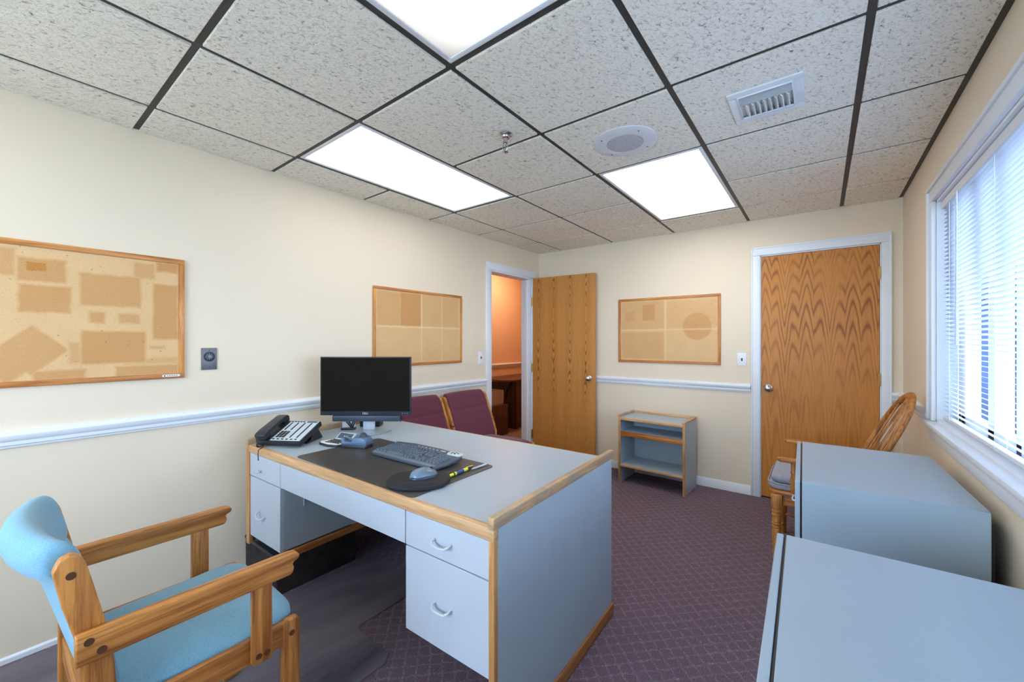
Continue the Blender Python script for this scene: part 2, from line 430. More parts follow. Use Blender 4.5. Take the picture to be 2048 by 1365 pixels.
def knob(parent, x, z, side, mat=CHROME, key=False):
    bm = new(); s = side
    lathe(bm, [(.032, 0), (.033, s*.004), (.028, s*.010), (.013, s*.013), (.011, s*.030), (.020, s*.036), (.027, s*.046), (.027, s*.056), (.020, s*.064), (.008, s*.067)], (x, 0, z), 24, 'y')
    return mk('door_knob', bm, mat, parent)
hx, hy = -2.600, 3.792
ex, ey = -1.866, 3.862
DW = math.hypot(ex-hx, ey-hy); da = math.atan2(ey-hy, ex-hx)
d1 = bpy.data.objects.new('door_1', None); C.objects.link(d1); d1.location = (hx, hy, 0); d1.rotation_euler = (0, 0, da); d1['kind'] = 'structure'
bm = new(); box(bm, .004, DW, -.0, .035, .012, 2.014, .0015, 1); slab = mk('door_slab', bm, DOOR1, d1)
k = knob(d1, DW-.062, .915, -1); k.location = (0, 0, 0)
bm = new(); lathe(bm, [(.031, 0), (.030, .008), (.012, .012), (.011, .03), (.022, .036), (.022, .046), (.008, .052)], (DW-.062, .035, .915), 20, 'y'); mk('door_knob', bm, CHROME, d1)
for z in (1.75, 1.0, .25):
    bm = new(); box(bm, -.012, .004, -.004, .03, z-.045, z+.045); lathe(bm, [(.006, -.05), (.006, .05)], (-.004, -.006, z), 10); mk('hinge', bm, BRASS, d1)

# ------------------------------------------------------------------ closed door on the back wall
bm = new()
W2 = .058
xa_, xb_ = D20-W2, D21+W2-.008
box(bm, xa_, D20+.006, YB-.017, YB, 0, D2H-.0035, .003); box(bm, D21-.006, xb_, YB-.017, YB, 0, D2H-.0035, .003); box(bm, xa_, xb_, YB-.017, YB, D2H-.003, D2H+.062, .003)
box(bm, xa_-.001, xa_+.012, YB-.022, YB-.001, 0, D2H+.052, .003); box(bm, xb_-.012, xb_+.001, YB-.022, YB-.001, 0, D2H+.052, .003); box(bm, xa_-.001, xb_+.001, YB-.022, YB-.001, D2H+.0525, D2H+.066, .003)
fr2 = struct('trim_6', bm, TRIM)
bm = new(); box(bm, D20, D20+.012, YB, YB+T, 0, D2H); box(bm, D21-.012, D21, YB, YB+T, 0, D2H); box(bm, D20, D21, YB, YB+T, D2H-.012, D2H); mk('door_jamb', bm, TRIM, fr2)
bm = new(); box(bm, D20-.1, D21+.1, YB+T, YB+T+.03, 0, HC+.2); struct('wall_light_block', bm, WALL)  # unseen panel added to stop daylight leaking under the door
d2 = bpy.data.objects.new('door_2', None); C.objects.link(d2); d2.location = (D20, YB+.006, 0); d2['kind'] = 'structure'
bm = new(); box(bm, .0135, D21-D20-.0135, 0, .035, .012, D2H-.0135, .0015, 1); mk('door_slab', bm, DOOR2, d2)
knob(d2, .062, .915, -1)
bm = new(); box(bm, .008, .0145, -.003, .01, .87, .96); mk('latch_plate', bm, DARK, d2)
for z in (1.80, 1.02, .25):
    bm = new(); box(bm, D21-D20-.02, D21-D20-.008, -.004, .004, z-.045, z+.045); lathe(bm, [(.006, -.046), (.006, .046)], (D21-D20-.011, -.008, z), 10); mk('hinge', bm, BRASS, d2)

# ------------------------------------------------------------------ window in the right wall
w1 = bpy.data.objects.new('window_1', None); C.objects.link(w1); w1['kind'] = 'structure'
bm = new(); CW = .076
x0, x1 = XR-.018, XR
for dd, th in ((0, .018), (CW-.014, .026)):
    pass
box(bm, x0, x1, WY1, WY1+CW, WZ0+.001, WZ1-.0005, .003); box(bm, x0, x1, WY0-CW, WY0, WZ0+.001, WZ1-.0005, .003)
box(bm, x0, x1, WY0-CW, WY1+CW, WZ1, WZ1+CW, .003)
box(bm, x0-.009, x1-.001, WY1+CW-.016, WY1+CW+.001, WZ0+.001, WZ1+CW-.0165, .003); box(bm, x0-.009, x1-.001, WY0-CW-.001, WY1+CW+.001, WZ1+CW-.016, WZ1+CW+.002, .003)
mk('window_casing', bm, TRIM, w1)
bm = new()
box(bm, XR-.045, XR+.03, WY0-CW-.01, WY1+CW+.01, WZ0-.022, WZ0, .006); box(bm, XR-.018, XR-.001, WY0-CW, WY1+CW, WZ0-.092, WZ0-.0405, .004); box(bm, XR-.026, XR-.001, WY0-CW, WY1+CW, WZ0-.04, WZ0-.0225, .005)
mk('window_sill', bm, TRIM, w1)
bm = new()                                           # reveal lining + vinyl frame + sashes
box(bm, XR, XR+T, WY1-.012, WY1, WZ0, WZ1); box(bm, XR, XR+T, WY0, WY0+.012, WZ0, WZ1); box(bm, XR, XR+T, WY0, WY1, WZ1-.012, WZ1); box(bm, XR, XR+T, WY0, WY1, WZ0, WZ0+.012)
mk('window_lining', bm, TRIM, w1)
bm = new(); fx0, fx1 = XR+.075, XR+.125
yc = (WY0+WY1)/2
for a, b in ((WY0+.012, WY0+.052), (2.790, 2.855), (2.862, WY1-.012), (yc-.03, yc+.03), (2.39, 2.467), (2.12, 2.17)): box(bm, fx0, fx1, a, b, WZ0+.012, WZ1-.012, .003)
box(bm, fx0, fx1, WY0, WY1, WZ0+.012, WZ0+.052, .003); box(bm, fx0, fx1, WY0, WY1, WZ1-.052, WZ1-.012, .003)
mk('window_frame', bm, TRIM, w1)
g = M('window_glass'); g.n.remove(g.b)
tr = g.node('ShaderNodeBsdfTransparent'); gl = g.node('ShaderNodeBsdfGlossy'); gl.inputs['Roughness'].default_value = .02
tr.inputs[0].default_value = (.95, .98, 1, 1)
fz = g.node('ShaderNodeFresnel'); fz.inputs[0].default_value = 1.05
gm = g.node('ShaderNodeNewGeometry'); ff = g.math('MULTIPLY', fz.outputs[0], g.math('SUBTRACT', 1.0, gm.outputs['Backfacing']))   # no total internal reflection inside the thin pane
ms = g.node('ShaderNodeMixShader'); g.l.new(ff, ms.inputs[0]); g.l.new(tr.outputs[0], ms.inputs[1]); g.l.new(gl.outputs[0], ms.inputs[2]); g.l.new(ms.outputs[0], g.o.inputs[0])
bm = new(); box(bm, fx0+.022, fx0+.026, WY0+.04, WY1-.04, WZ0+.04, WZ1-.04); mk('window_pane', bm, g.m, w1)

w2 = bpy.data.objects.new('window_fill', None); C.objects.link(w2); w2['kind'] = 'structure'  # added window out of view, lets in even daylight
bm = new()
box(bm, FX0-CW, FX0, YF, YF+.018, WZ0, WZ1, .003); box(bm, FX1, FX1+CW, YF, YF+.018, WZ0, WZ1, .003); box(bm, FX0-CW, FX1+CW, YF, YF+.018, WZ1+.0005, WZ1+CW, .003); box(bm, FX0-CW-.01, FX1+CW+.01, YF-.02, YF+.045, WZ0-.022, WZ0-.0005, .005)
mk('window_casing', bm, TRIM, w2)
bm = new()
for a, b in ((FX0, FX0+.04), (FX1-.04, FX1), ((FX0+FX1)/2-.03, (FX0+FX1)/2+.03)): box(bm, a, b, YF-.11, YF-.06, WZ0+.0405, WZ1-.0405, .003)
box(bm, FX0, FX1, YF-.11, YF-.06, WZ0, WZ0+.04, .003); box(bm, FX0, FX1, YF-.11, YF-.06, WZ1-.04, WZ1, .003)
mk('window_frame', bm, TRIM, w2)
bm = new(); box(bm, FX0+.02, FX1-.02, YF-.088, YF-.084, WZ0+.02, WZ1-.02); mk('window_pane', bm, g.m, w2)

# mini blind hanging in the window
sm = M('white_blind_slat'); sm.color(lin(200, 205, 218)).rough(.45)
sm.b.inputs['Roughness'].default_value = .45
tl = sm.node('ShaderNodeBsdfTranslucent'); tl.inputs[0].default_value = lin(206, 212, 224)
mx = sm.node('ShaderNodeMixShader'); mx.inputs[0].default_value = .08
sm.l.new(sm.b.outputs[0], mx.inputs[1]); sm.l.new(tl.outputs[0], mx.inputs[2]); sm.l.new(mx.outputs[0], sm.o.inputs[0])
BX = XR+.034
bl = thing('window_blind', 'white horizontal slat blind hanging inside the window frame', 'blind', (BX, (WY0+WY1)/2, 0))
hw = (WY1-WY0)/2-.018
bm = new(); box(bm, -.02, .02, -hw, hw, WZ1-.052, WZ1-.013, .003); mk('headrail', bm, WHITEM, bl)
bm = new(); zt, zb, dz = WZ1-.066, WZ0+.052, .0205
nsl = int((zt-zb)/dz); tilt = math.radians(17)
for i in range(nsl+1):
    z = zt-i*dz; P = []
    for s, up in ((-.0125, 0), (-.004, .0016), (.004, .0016), (.0125, 0)):
        P.append((s*math.cos(tilt), z-s*math.sin(tilt)+up))
    A = [bm.verts.new((p[0], -hw+.004, p[1])) for p in P]; B = [bm.verts.new((p[0], hw-.004, p[1])) for p in P]
    for q in range(3): bm.faces.new((A[q], A[q+1], B[q+1], B[q]))
mk('slats', bm, sm.m, bl)
bm = new(); box(bm, -.013, .013, -hw, hw, zb-.034, zb-.018, .004); mk('bottom_rail', bm, WHITEM, bl)
for y in (-hw+.13, -hw/3, hw/3, hw-.13):
    bm = new()
    for x in (-.0145, .0145): tube(bm, [(x, y, zb-.03), (x, y, WZ1-.05)], .0008, 5)
    mk('ladder_cord', bm, WHITEM, bl)
bm = new(); tube(bm, [(-.026, hw-.32, WZ1-.05), (-.028, hw-.325, WZ1-.72)], .003, 6); mk('tilt_wand', bm, SILV, bl)

# ------------------------------------------------------------------ outside the window: neighbour wall with a gap, posts, far block
OUTW = paint('outside_white_siding', lin(232, 236, 240)); OUTG = flat('outside_grey_post', lin(150, 160, 176), .7)
bm = new(); box(bm, -9, 14, -14, YF-.3, -.42, -.3); struct('ground_outside', bm, flat('pale_bounce_ground', lin(214, 212, 206), .9, vs=2))  # pale paving made up to bounce daylight onto the ceiling
bm = new(); box(bm, -9, 14, YF-.3, 34, -.42, -.3); struct('ground_low_bounce', bm, flat('dark_low_bounce_ground', lin(120, 122, 126), .9, vs=2))  # dark ground made up to keep bounce off the slat undersides
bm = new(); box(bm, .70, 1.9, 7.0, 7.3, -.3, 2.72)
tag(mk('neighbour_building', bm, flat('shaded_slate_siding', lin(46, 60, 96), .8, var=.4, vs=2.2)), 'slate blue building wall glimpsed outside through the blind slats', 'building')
for i, (a, b) in enumerate(((1.60, 1.63), (1.66, 1.70), (1.745, 1.765))):
    bm = new(); box(bm, a, b, 6.90, 6.96, -.3, 2.5, .003)
    tag(mk('porch_post', bm, OUTG), 'thin pale upright outside the window, seen through the blind slats', 'post', 'pale uprights outside the window')
sg = thing('hanging_sign', 'small black sign hanging outside, dark between the blind slats', 'sign', (1.49, 6.85, 1.72))
bm = new(); prism(bm, [(-.05, .10), (.09, .14), (.09, -.02), (.0, .0)], 'y', -.02, .02); mk('panel', bm, DARK, sg)
bm = new(); tube(bm, [(.08, 0, .12), (.08, .14, .14)], .008, 6); mk('bracket', bm, DARK, sg)

# ------------------------------------------------------------------ hallway beyond the doorway
HW = paint('hall_peach_paint', lin(236, 204, 172))
bm = new(); box(bm, -4.27, -4.15, 2.3, 7.2, 0, 2.5); struct('wall_hall_left', bm, HW)
bm = new(); box(bm, -4.15, XL-T, 6.6, 6.72, 0, 2.5); struct('wall_hall_back', bm, HW)
bm = new(); box(bm, -4.15, XL-T, 2.3, 2.42, 0, 2.5); struct('wall_hall_front', bm, HW)
bm = new(); box(bm, XL-T, XL-T+.1, YB+T, 6.72, 0, 2.5); struct('wall_hall_right', bm, HW)
bm = new(); box(bm, -4.27, XL-T, 2.3, 6.72, -.1, 0); struct('floor_hall', bm, flat('hall_brown_carpet', lin(140, 118, 108), .95, vs=80, var=.12))
bm = new(); box(bm, -4.27, XL-T, 2.3, 6.72, 2.5, 2.56); struct('ceiling_hall', bm, HW)
bm = new(); prism(bm, [(-4.15+p, z) for p, z in railp], 'y', 2.42, 6.6); struct('trim_7', bm, TRIM)
ht = thing('hall_table', 'dark wooden table against the peach wall beyond the open door', 'table', (-3.82, 4.5, 0))
bm = new(); prism(bm, [(-.30, 0), (.18, 0), (.27, .05), (.31, .16), (.31, 1.9), (-.30, 1.9)], 'z', .715, .742, .004); mk('table_top', bm, BROWNX, ht)
bm = new(); box(bm, -.28, .25, .28, .31, .0, .715); mk('side_panel', bm, BROWN, ht)
bm = new(); box(bm, .20, .225, .31, 1.85, .0, .715); mk('front_panel', bm, BROWN, ht)
bm = new(); prism(bm, [(-.02, .40), (.02, .40), (.17, .715), (.12, .715)], 'y', .24, .28); mk('bracket', bm, BROWN, ht)
hc = thing('low_cabinet', 'low dark brown cabinet on the hall floor beyond the open door', 'cabinet', (-3.66, 4.12, 0))
bm = new(); box(bm, -.2, .17, 0, .36, 0, .42, .004); mk('body', bm, BROWN, hc)
bm = new(); box(bm, -.18, .15, -.012, 0, .03, .40, .003); mk('door', bm, BROWN, hc)
hb = thing('cardboard_box', 'open grey beige carton on the low dark cabinet in the hall', 'box', (-3.66, 4.3, .42), -.1)
bm = new(); box(bm, -.15, .13, -.13, .13, 0, .012); box(bm, -.15, -.145, -.13, .13, 0, .2); box(bm, .125, .13, -.13, .13, 0, .2); box(bm, -.15, .13, -.13, -.125, 0, .2); box(bm, -.15, .13, .125, .13, 0, .2); mk('body', bm, BEIGE, hb)
bm = new(); prism(bm, [(-.13, .2), (-.20, .10), (-.198, .096), (-.127, .196)], 'x', -.14, .12); mk('flap', bm, BEIGE, hb)
hl = thing('ceiling_lamp', 'warm square ceiling light in the hall beyond the doorway', 'lamp', (-3.55, 4.9, 2.5))
bm = new(); box(bm, -.16, .16, -.16, .16, -.03, 0, .004); mk('base', bm, WHITEM, hl)
bm = new(); box(bm, -.14, .14, -.14, .14, -.07, -.03, .012); mk('diffuser', bm, emit('warm_hall_lamp', (1, .62, .38, 1), 48), hl)

# ------------------------------------------------------------------ ceiling fixtures
E1 = emit('fluorescent_diffuser', (1, .955, .88, 1), 2.7)
E3 = emit('fluorescent_diffuser_bright', (1, .965, .90, 1), 6.0)
E2 = emit('prismatic_diffuser', (1, .985, .96, 1), 1.7, prism=True)
def troffer(ci, j, label, em, hidden=False):
    cx = X0+(ci+.5)*TS; cy = Y0+(j+1)*TS; w, l = TS/2-.013, TS-.013
    t = thing('ceiling_light', label, 'ceiling light', (cx, cy, HC), 0, 'recessed fluorescent ceiling lights')
    bm = new(); f = .020
    for a in ((-w, w, -l, -l+f), (-w, w, l-f, l), (-w, -w+f, -l+f, l-f), (w-f, w, -l+f, l-f)): box(bm, a[0], a[1], a[2], a[3], .000, .012, .003)
    mk('frame', bm, WHITEM, t)
    bm = new(); box(bm, -w+f, w-f, -l+f, l-f, .005, .010); mk('diffuser', bm, em, t)
troffer(0, 1, 'long bright ceiling light panel nearest the left wall, above the desk', E1)
troffer(2, 3, 'bright square-looking ceiling light panel nearest the back wall doors', E3)
troffer(2, -1, 'ceiling light with ribbed prismatic cover at the top of the view, dimmer than the others', E2)
troffer(0, -3, 'unseen ceiling light panel near the front wall, added to brighten the left wall', E1)  # extra panel out of view, added for light on the near left wall

sp = thing('ceiling_speaker', 'round white ceiling speaker beside the square light panel', 'speaker', (-.792, 1.985, HC-.004))
bm = new(); lathe(bm, [(.157, 0), (.157, -.003), (.150, -.006), (.100, -.012), (.090, -.010), (.086, -.004), (.01, -.004)], n=48); mk('trim_ring', bm, flat('white_speaker_ring', lin(214, 216, 222), .5), sp)
def perf():
    m = M('perforated_grille'); co = m.co(); v = m.node('ShaderNodeTexVoronoi'); m.l.new(co, v.inputs['Vector']); v.inputs['Scale'].default_value = 300
    m.color(m.ramp(v.outputs['Distance'], [(.25, lin(110, 112, 120)), (.4, lin(188, 190, 198))])).rough(.5); return m.m
bm = new(); lathe(bm, [(.088, -.004), (.088, -.011), (.070, -.013), (.006, -.014), (.0055, -.017), (.001, -.017)], n=40); mk('grille', bm, perf(), sp)
for a in (.9, 2.5, 4.0, 5.6):
    bm = new(); lathe(bm, [(.004, -.008), (.004, -.011), (.001, -.012)], (.128*math.cos(a), .128*math.sin(a), 0), 8); mk('screw', bm, STEEL, sp)

vt = thing('air_vent', 'white metal air register with curved vanes in a ceiling tile', 'vent', (-.182, 2.0, HC-.004))
bm = new()
ow, ol = .130, .136; iw, il = .092, .098
for a in ((-ow, ow, -ol, -il), (-ow, ow, il, ol), (-ow, -iw, -il, il), (iw, ow, -il, il)): box(bm, a[0], a[1], a[2], a[3], -.008, 0, .003)
for a in ((-iw-.004, iw+.004, -il-.004, -il), (-iw-.004, iw+.004, il, il+.004), (-iw-.004, -iw, -il, il), (iw, iw+.004, -il, il)): box(bm, a[0], a[1], a[2], a[3], -.013, 0, .001)
mk('face_frame', bm, WHITEM, vt)
bm = new(); box(bm, -iw, iw, -il, il, .001, .006); mk('backing', bm, flat('duct_grey', lin(120, 124, 130), .6), vt)
bm = new(); prism(bm, [(-il, -.003), (-il+.055, -.016), (-il+.058, -.013), (-il+.003, .001)], 'x', -iw, iw); mk('deflector', bm, flat('vent_deflector', lin(176, 182, 186), .5), vt)
for k in range(8):
    x = -iw+.013+k*(2*iw-.02)/8
    bm = new()
    pts = [(x, 0), (x+.004, -.012), (x+.014, -.024), (x+.017, -.023), (x+.008, -.011), (x+.004, .001)]
    prism(bm, pts, 'y', -il+.062, il-.028); mk('vane', bm, WHITEM, vt)
bm = new(); prism(bm, [(il, -.004), (il-.035, -.024), (il-.038, -.021), (il-.004, .0)], 'x', -iw, iw); mk('end_lip', bm, WHITEM, vt)

sk = thing('fire_sprinkler', 'small chrome fire sprinkler head hanging from a ceiling tile', 'sprinkler', (-1.232, 1.56, HC-.004))
bm = new(); lathe(bm, [(.036, 0), (.036, -.003), (.030, -.007), (.020, -.009), (.018, -.014), (.022, -.018), (.014, -.022)], n=24); mk('escutcheon', bm, CHROME, sk)
bm = new(); lathe(bm, [(.011, -.02), (.011, -.034), (.014, -.036), (.014, -.042), (.006, -.044)], n=12)
for s in (-1, 1): tube(bm, [(s*.010, 0, -.04), (s*.015, 0, -.052), (s*.013, 0, -.068), (s*.004, 0, -.080)], .0028, 8)
lathe(bm, [(.003, -.044), (.003, -.078)], n=8); lathe(bm, [(.007, -.076), (.007, -.084)], n=10)
mk('frame_arms', bm, CHROME, sk)
bm = new(); lathe(bm, [(.003, -.084), (.014, -.085), (.015, -.087), (.003, -.089)], n=16); mk('deflector', bm, CHROME, sk)

# ------------------------------------------------------------------ cork boards and wall plates
def board(name, label, side, a0, a1, z0, z1, mat, fw=.021, fd=.014):
    if side == 'L': org = (XL, (a0+a1)/2, (z0+z1)/2)
    else: org = ((a0+a1)/2, YB, (z0+z1)/2)
    t = thing(name, label, 'cork board', org)
    w, h = (a1-a0)/2, (z1-z0)/2
    rz = 0
    def bx(bm, u0, u1, d0, d1, v0, v1, r=0):
        if side == 'L': box(bm, d0, d1, u0, u1, v0, v1, r)
        else: box(bm, u0, u1, -d1, -d0, v0, v1, r)
    bm = new(); bx(bm, -w+fw*.6, w-fw*.6, .001, .008, -h+fw*.6, h-fw*.6); mk('cork_panel', bm, mat, t)
    for u0, u1, v0, v1, mt in ((-w, w, h-fw, h, FRY if side == 'L' else FRX), (-w, w, -h, -h+fw, FRY if side == 'L' else FRX), (-w, -w+fw, -h+fw, h-fw, FRZ), (w-fw, w, -h+fw, h-fw, FRZ)):
        bm = new(); bx(bm, u0, u1, .0005, fd, v0, v1, .003); mk('frame', bm, mt, t)
    return t
cy, cz = (-.28+.634)/2, (1.115+1.721)/2
R1 = [(0.044-.12, 0.081, 1.571, 1.681, .5), (0.086, 0.222, 1.554, 1.652, .6), (0.107, 0.17, 1.594, 1.639, 1), (0.09, 0.237, 1.426, 1.538, .62), (0.264, 0.467, 1.464, 1.609, .55), (0.441, 0.516, 1.608, 1.681, .45), (0.523, 0.607, 1.648, 1.696, .7), (0.51, 0.607, 1.312, 1.585, .65), (0.292, 0.343, 1.386, 1.435, .6), (0.389, 0.462, 1.386, 1.433, .5), (0.267, 0.483, 1.2, 1.349, .66), (0.129, 0.282, 1.132, 1.178, .6), (0.378, 0.607, 1.134, 1.186, .6), (0.498, 0.554, 1.265, 1.279, .5), (0.232, 0.267, 1.205, 1.3, .4), (.40, .607, 1.19, 1.222, .35), (-.25, -.02, 1.2, 1.5, .5)]
b1 = board('cork_board', 'large faded cork board with many darker paper outlines, left of the grey wall plate', 'L', -.28, .634, 1.115, 1.721,
      cork('cork_faded_by_papers', 1, [(a-cy, b-cy, c-cz, d-cz, s) for a, b, c, d, s in R1], [(.125-cy, 1.265-cz, .105, .55, 'd'), (.06-cy, 1.20-cz, .075, .55, 'd')]), .024)
bm = new(); box(bm, .0145, .0155, .368, .437-.0, -.294, -.283); mk('maker_label', bm, PAPER, b1, label='small white printed label')
bm = new(); box(bm, .0156, .0158, .373, .380, -.2915, -.286)
for q in range(5): box(bm, .0156, .0158, .385+q*.009, .391+q*.009, -.290, -.287)
mk('label_print', bm, DARK, b1)
cy2, cz2 = (1.741+2.662)/2, (1.107+1.714)/2
b2 = board('cork_board', 'cork board behind the monitor with four large tan paper outlines', 'L', 1.741, 2.662, 1.107, 1.714,
      cork('cork_two_tone', 1, [(1.775-cy2, 1.985-cy2, 1.42-cz2, 1.68-cz2, .42), (1.985-cy2, 2.19-cy2, 1.425-cz2, 1.685-cz2, .7), (2.20-cy2, 2.62-cy2, 1.425-cz2, 1.69-cz2, .28), (1.775-cy2, 2.62-cy2, 1.13-cz2, 1.41-cz2, .12)], lines=[('v', 2.196-cy2, .006), ('h', 1.416-cz2, .006), ('v', 2.42-cy2, .004)]), .021)
cx3, cz3 = (-1.64-.699)/2, (1.092+1.725)/2
b3 = board('cork_board', 'cork board on the back wall with a round dark outline, above the low shelf unit', 'B', -1.64, -.699, 1.092, 1.725,
      cork('cork_round_mark', 0, [(-1.605-cx3, -1.19-cx3, 1.42-cz3, 1.69-cz3, .3), (-1.397-cx3, -1.27-cx3, 1.50-cz3, 1.66-cz3, .6), (-1.605-cx3, -1.19-cx3, 1.13-cz3, 1.39-cz3, .32), (-1.57-cx3, -1.47-cx3, 1.50-cz3, 1.60-cz3, .45), (-1.16-cx3, -.73-cx3, 1.43-cz3, 1.68-cz3, .18)], [(-.895-cx3, 1.44-cz3, .125, .5, 'c')], lines=[('v', -1.175-cx3, .006), ('h', 1.412-cz3, .006)]), .024)

tp = thing('timer_switch', 'grey metal wall plate with round black dial on the left wall', 'wall plate', (XL, .7415, 1.208))
bm = new(); box(bm, 0, .006, -.035, .035, -.0585, .0585, .002); mk('plate', bm, STEEL, tp)
bm = new(); lathe(bm, [(.026, .005), (.026, .008), (.022, .0095), (.004, .0095)], (0, .0, .012), 28, 'x'); mk('dial_face', bm, DARK, tp)
bm = new(); 
for a in range(10):
    an = a*.62; box(bm, .0095, .0105, -.0012, .0012, .010, .017, mat=Matrix.Translation((0, 0, .012)) @ Matrix.Rotation(an, 4, 'X'))
lathe(bm, [(.009, .009), (.008, .017), (.002, .018)], (0, 0, .012), 14, 'x'); mk('knob', bm, flat('pale_dial_marks', lin(120, 128, 140), .4, metal=.5), tp)
for z in (-.043, .046):
    bm = new(); lathe(bm, [(.003, .005), (.003, .007)], (0, 0, z), 8, 'x'); mk('screw', bm, DARK, tp)
def switch(label, loc, rz):
    t = thing('light_switch', label, 'light switch', loc, rz)
    bm = new(); box(bm, -.035, .035, -.006, 0, -.057, .057, .002); mk('plate', bm, PLATE, t)
    bm = new(); box(bm, -.006, .006, -.0066, -.004, -.012, .012); mk('slot', bm, DARK, t)
    bm = new(); box(bm, -.004, .004, -.013, -.005, -.002, .008, .001); mk('toggle', bm, DARK, t)
switch('white light switch on the left wall beside the open doorway', (XL, 2.932, 1.142), PI/2)
switch('white light switch on the back wall beside the closed oak door', (-.537, YB, 1.145), 0)

# ------------------------------------------------------------------ desk
dk = thing('office_desk', 'grey laminate double pedestal desk with oak edges and raised end rails', 'desk', (-.768, .918, 0), math.radians(1.6))
DX = 1.71; DD = .90; TZ = .745
bm = new(); box(bm, -DX+.02, -.02, .02, DD, TZ-.03, TZ, .001, 1); mk('desktop', bm, LAM, dk)
bm = new(); box(bm, -DX+.03, -.0, 0, .026, .706, TZ+.001, .004); mk('front_edging', bm, EX, dk)
bm = new(); box(bm, -DX+.02, -.02, DD, DD+.006, TZ-.03, TZ+.0005, .002); mk('back_edging', bm, EX, dk)
bm = new(); box(bm, -.02, 0, .018, DD+.004, .05, TZ-.002, .001, 1); mk('end_panel', bm, LAM, dk)
bm = new(); box(bm, -DX, -DX+.02, .018, DD, .21, TZ-.002, .001, 1); mk('end_panel', bm, LAM, dk)
bm = new(); box(bm, -.021, .001, -.001, .019, .0, .708, .003); mk('panel_edging', bm, EZ, dk)
bm = new(); box(bm, -DX-.001, -DX+.034, -.001, .02, .21, .742, .003); mk('panel_edging', bm, EZ, dk)
for xx in (0, -DX+.024):
    bm = new(); box(bm, xx-.022, xx+.002, -.004, DD+.03, TZ-.004, TZ+.034, .004, 3); mk('end_rail', bm, EY, dk)
bm = new(); box(bm, -.028, .009, .012, DD+.012, 0, .054, .004); mk('plinth', bm, EYK, dk)
bm = new(); box(bm, -DX+.02, -.02, DD-.05, DD-.03, .03, TZ-.03); mk('modesty_panel', bm, LAM, dk)
def pull(parent, x, z, w=.074, y=0.0, drop=0, rot=0):
    bm = new(); h = .010
    pts = [(x-w/2, y, z+h*.6), (x-w/2, y-.015, z+h*.3), (x-w/2+.010, y-.024, z-h*.3), (x-w/2+.022, y-.027, z-h*.35), (x, y-.027, z-h*.42), (x+w/2-.022, y-.027, z-h*.35), (x+w/2-.010, y-.024, z-h*.3), (x+w/2, y-.015, z+h*.3), (x+w/2, y, z+h*.6)]
    P = []
    for i in range(len(pts)-1):
        a, b = Vector(pts[i]), Vector(pts[i+1])
        for k in range(3): P.append(a.lerp(b, k/3))
    P.append(Vector(pts[-1]))
    if rot: P = [Matrix.Rotation(rot, 4, 'Y') @ (p-Vector((x, y, z)))+Vector((x, y, z)) for p in P]
    tube(bm, P, .0042, 8); return mk('pull_handle', bm, SILV, parent)
def pedestal(x0, x1, zb):
    bm = new(); box(bm, x0+.001, x1-.001, .024, DD-.05, zb+.004, TZ-.031, .001, 1); mk('pedestal', bm, LAM, dk)
pedestal(-.402, -.021, .285); pedestal(-DX+.034, -1.335, .262)
def front(x0, x1, z0, z1, name='drawer'):
    bm = new(); box(bm, x0+.0012, x1-.0012, .004, .024, z0+.0012, z1-.0012, .0012, 1); return mk(name, bm, LAMF, dk)
d = front(-.402, -.021, .584, .705); pull(d, -.215, .640, y=.004)
d = front(-.402, -.021, .286, .582); pull(d, -.215, .430, y=.004)
front(-1.333, -.404, .584, .705)
d = front(-DX+.036, -1.335, .584, .705)
bm = new(); lathe(bm, [(.006, 0), (.006, -.012), (.010, -.016), (.010, -.020), (.003, -.022)], (-1.545, .004, .628), 12, 'y'); tube(bm, [(-1.545, -.016, .628), (-1.53, -.022, .63), (-1.52, -.012, .632)], .003, 6); mk('knob', bm, SILV, d, label='broken silver pull')
d = front(-DX+.04, -1.335, .262, .582); pull(d, -1.53, .40, .06, y=.004, rot=.35)
bm = new(); box(bm, -1.337, -1.318, .06, DD-.05, .228, .262, .003); mk('pedestal_edging', bm, EYK, dk)
bm = new(); tube(bm, [(-1.3325, .12, .70), (-1.3325, .12, .46)], .0022, 6); mk('cable_clip', bm, PLATE, dk)

# things under the left pedestal
ub = thing('storage_box', 'dark box on the carpet under the left end of the desk', 'box', (-2.40, 1.10, 0), .0)
bm = new(); box(bm, -.205, .20, -.19, .25, 0, .185, .006); mk('body', bm, flat('dark_mottled_plastic', lin(40, 32, 34), .8, var=.75, vs=14), ub)
bm = new(); box(bm, -.208, .203, -.193, .253, .18, .20, .004); mk('lid', bm, DARK, ub)
bm = new(); random.seed(3)
P = []
for k in range(60):
    a = k*.55; P.append((-2.36+.13*math.cos(a)*(1+.2*math.sin(a*.37)), .985+.05*math.sin(a)*(1+.25*math.cos(a*.61)), .21+.03*abs(math.sin(a*.21))+.01*random.random()))
tube(bm, P, .006, 6)
tag(mk('cable_tangle', bm, DARK), 'tangle of dark cable lying on the dark box under the left end of the desk', 'cable')

# ------------------------------------------------------------------ things on the desk
Z = TZ+.0004
dr = math.radians(1.6)
bm = new()
def rrect(x0, x1, y0, y1, r, n=5):
    P = []
    for cx, cy, a0 in ((x1-r, y1-r, 0), (x0+r, y1-r, PI/2), (x0+r, y0+r, PI), (x1-r, y0+r, 1.5*PI)):
        for k in range(n+1):
            a = a0+PI/2*k/n; P.append((cx+r*math.cos(a), cy+r*math.sin(a)))
    return P
prism(bm, rrect(-.43, .43, -.23, .23, .022), 'z', 0, .0035, .001, 1)
dm = tag(mk('desk_mat', bm, LEATH), 'black leather-look desk mat lying along the front edge of the desk', 'desk mat'); dm.location = (-1.582, 1.150, Z); dm.rotation_euler = (0, 0, dr*.3)
ZM = Z+.0038

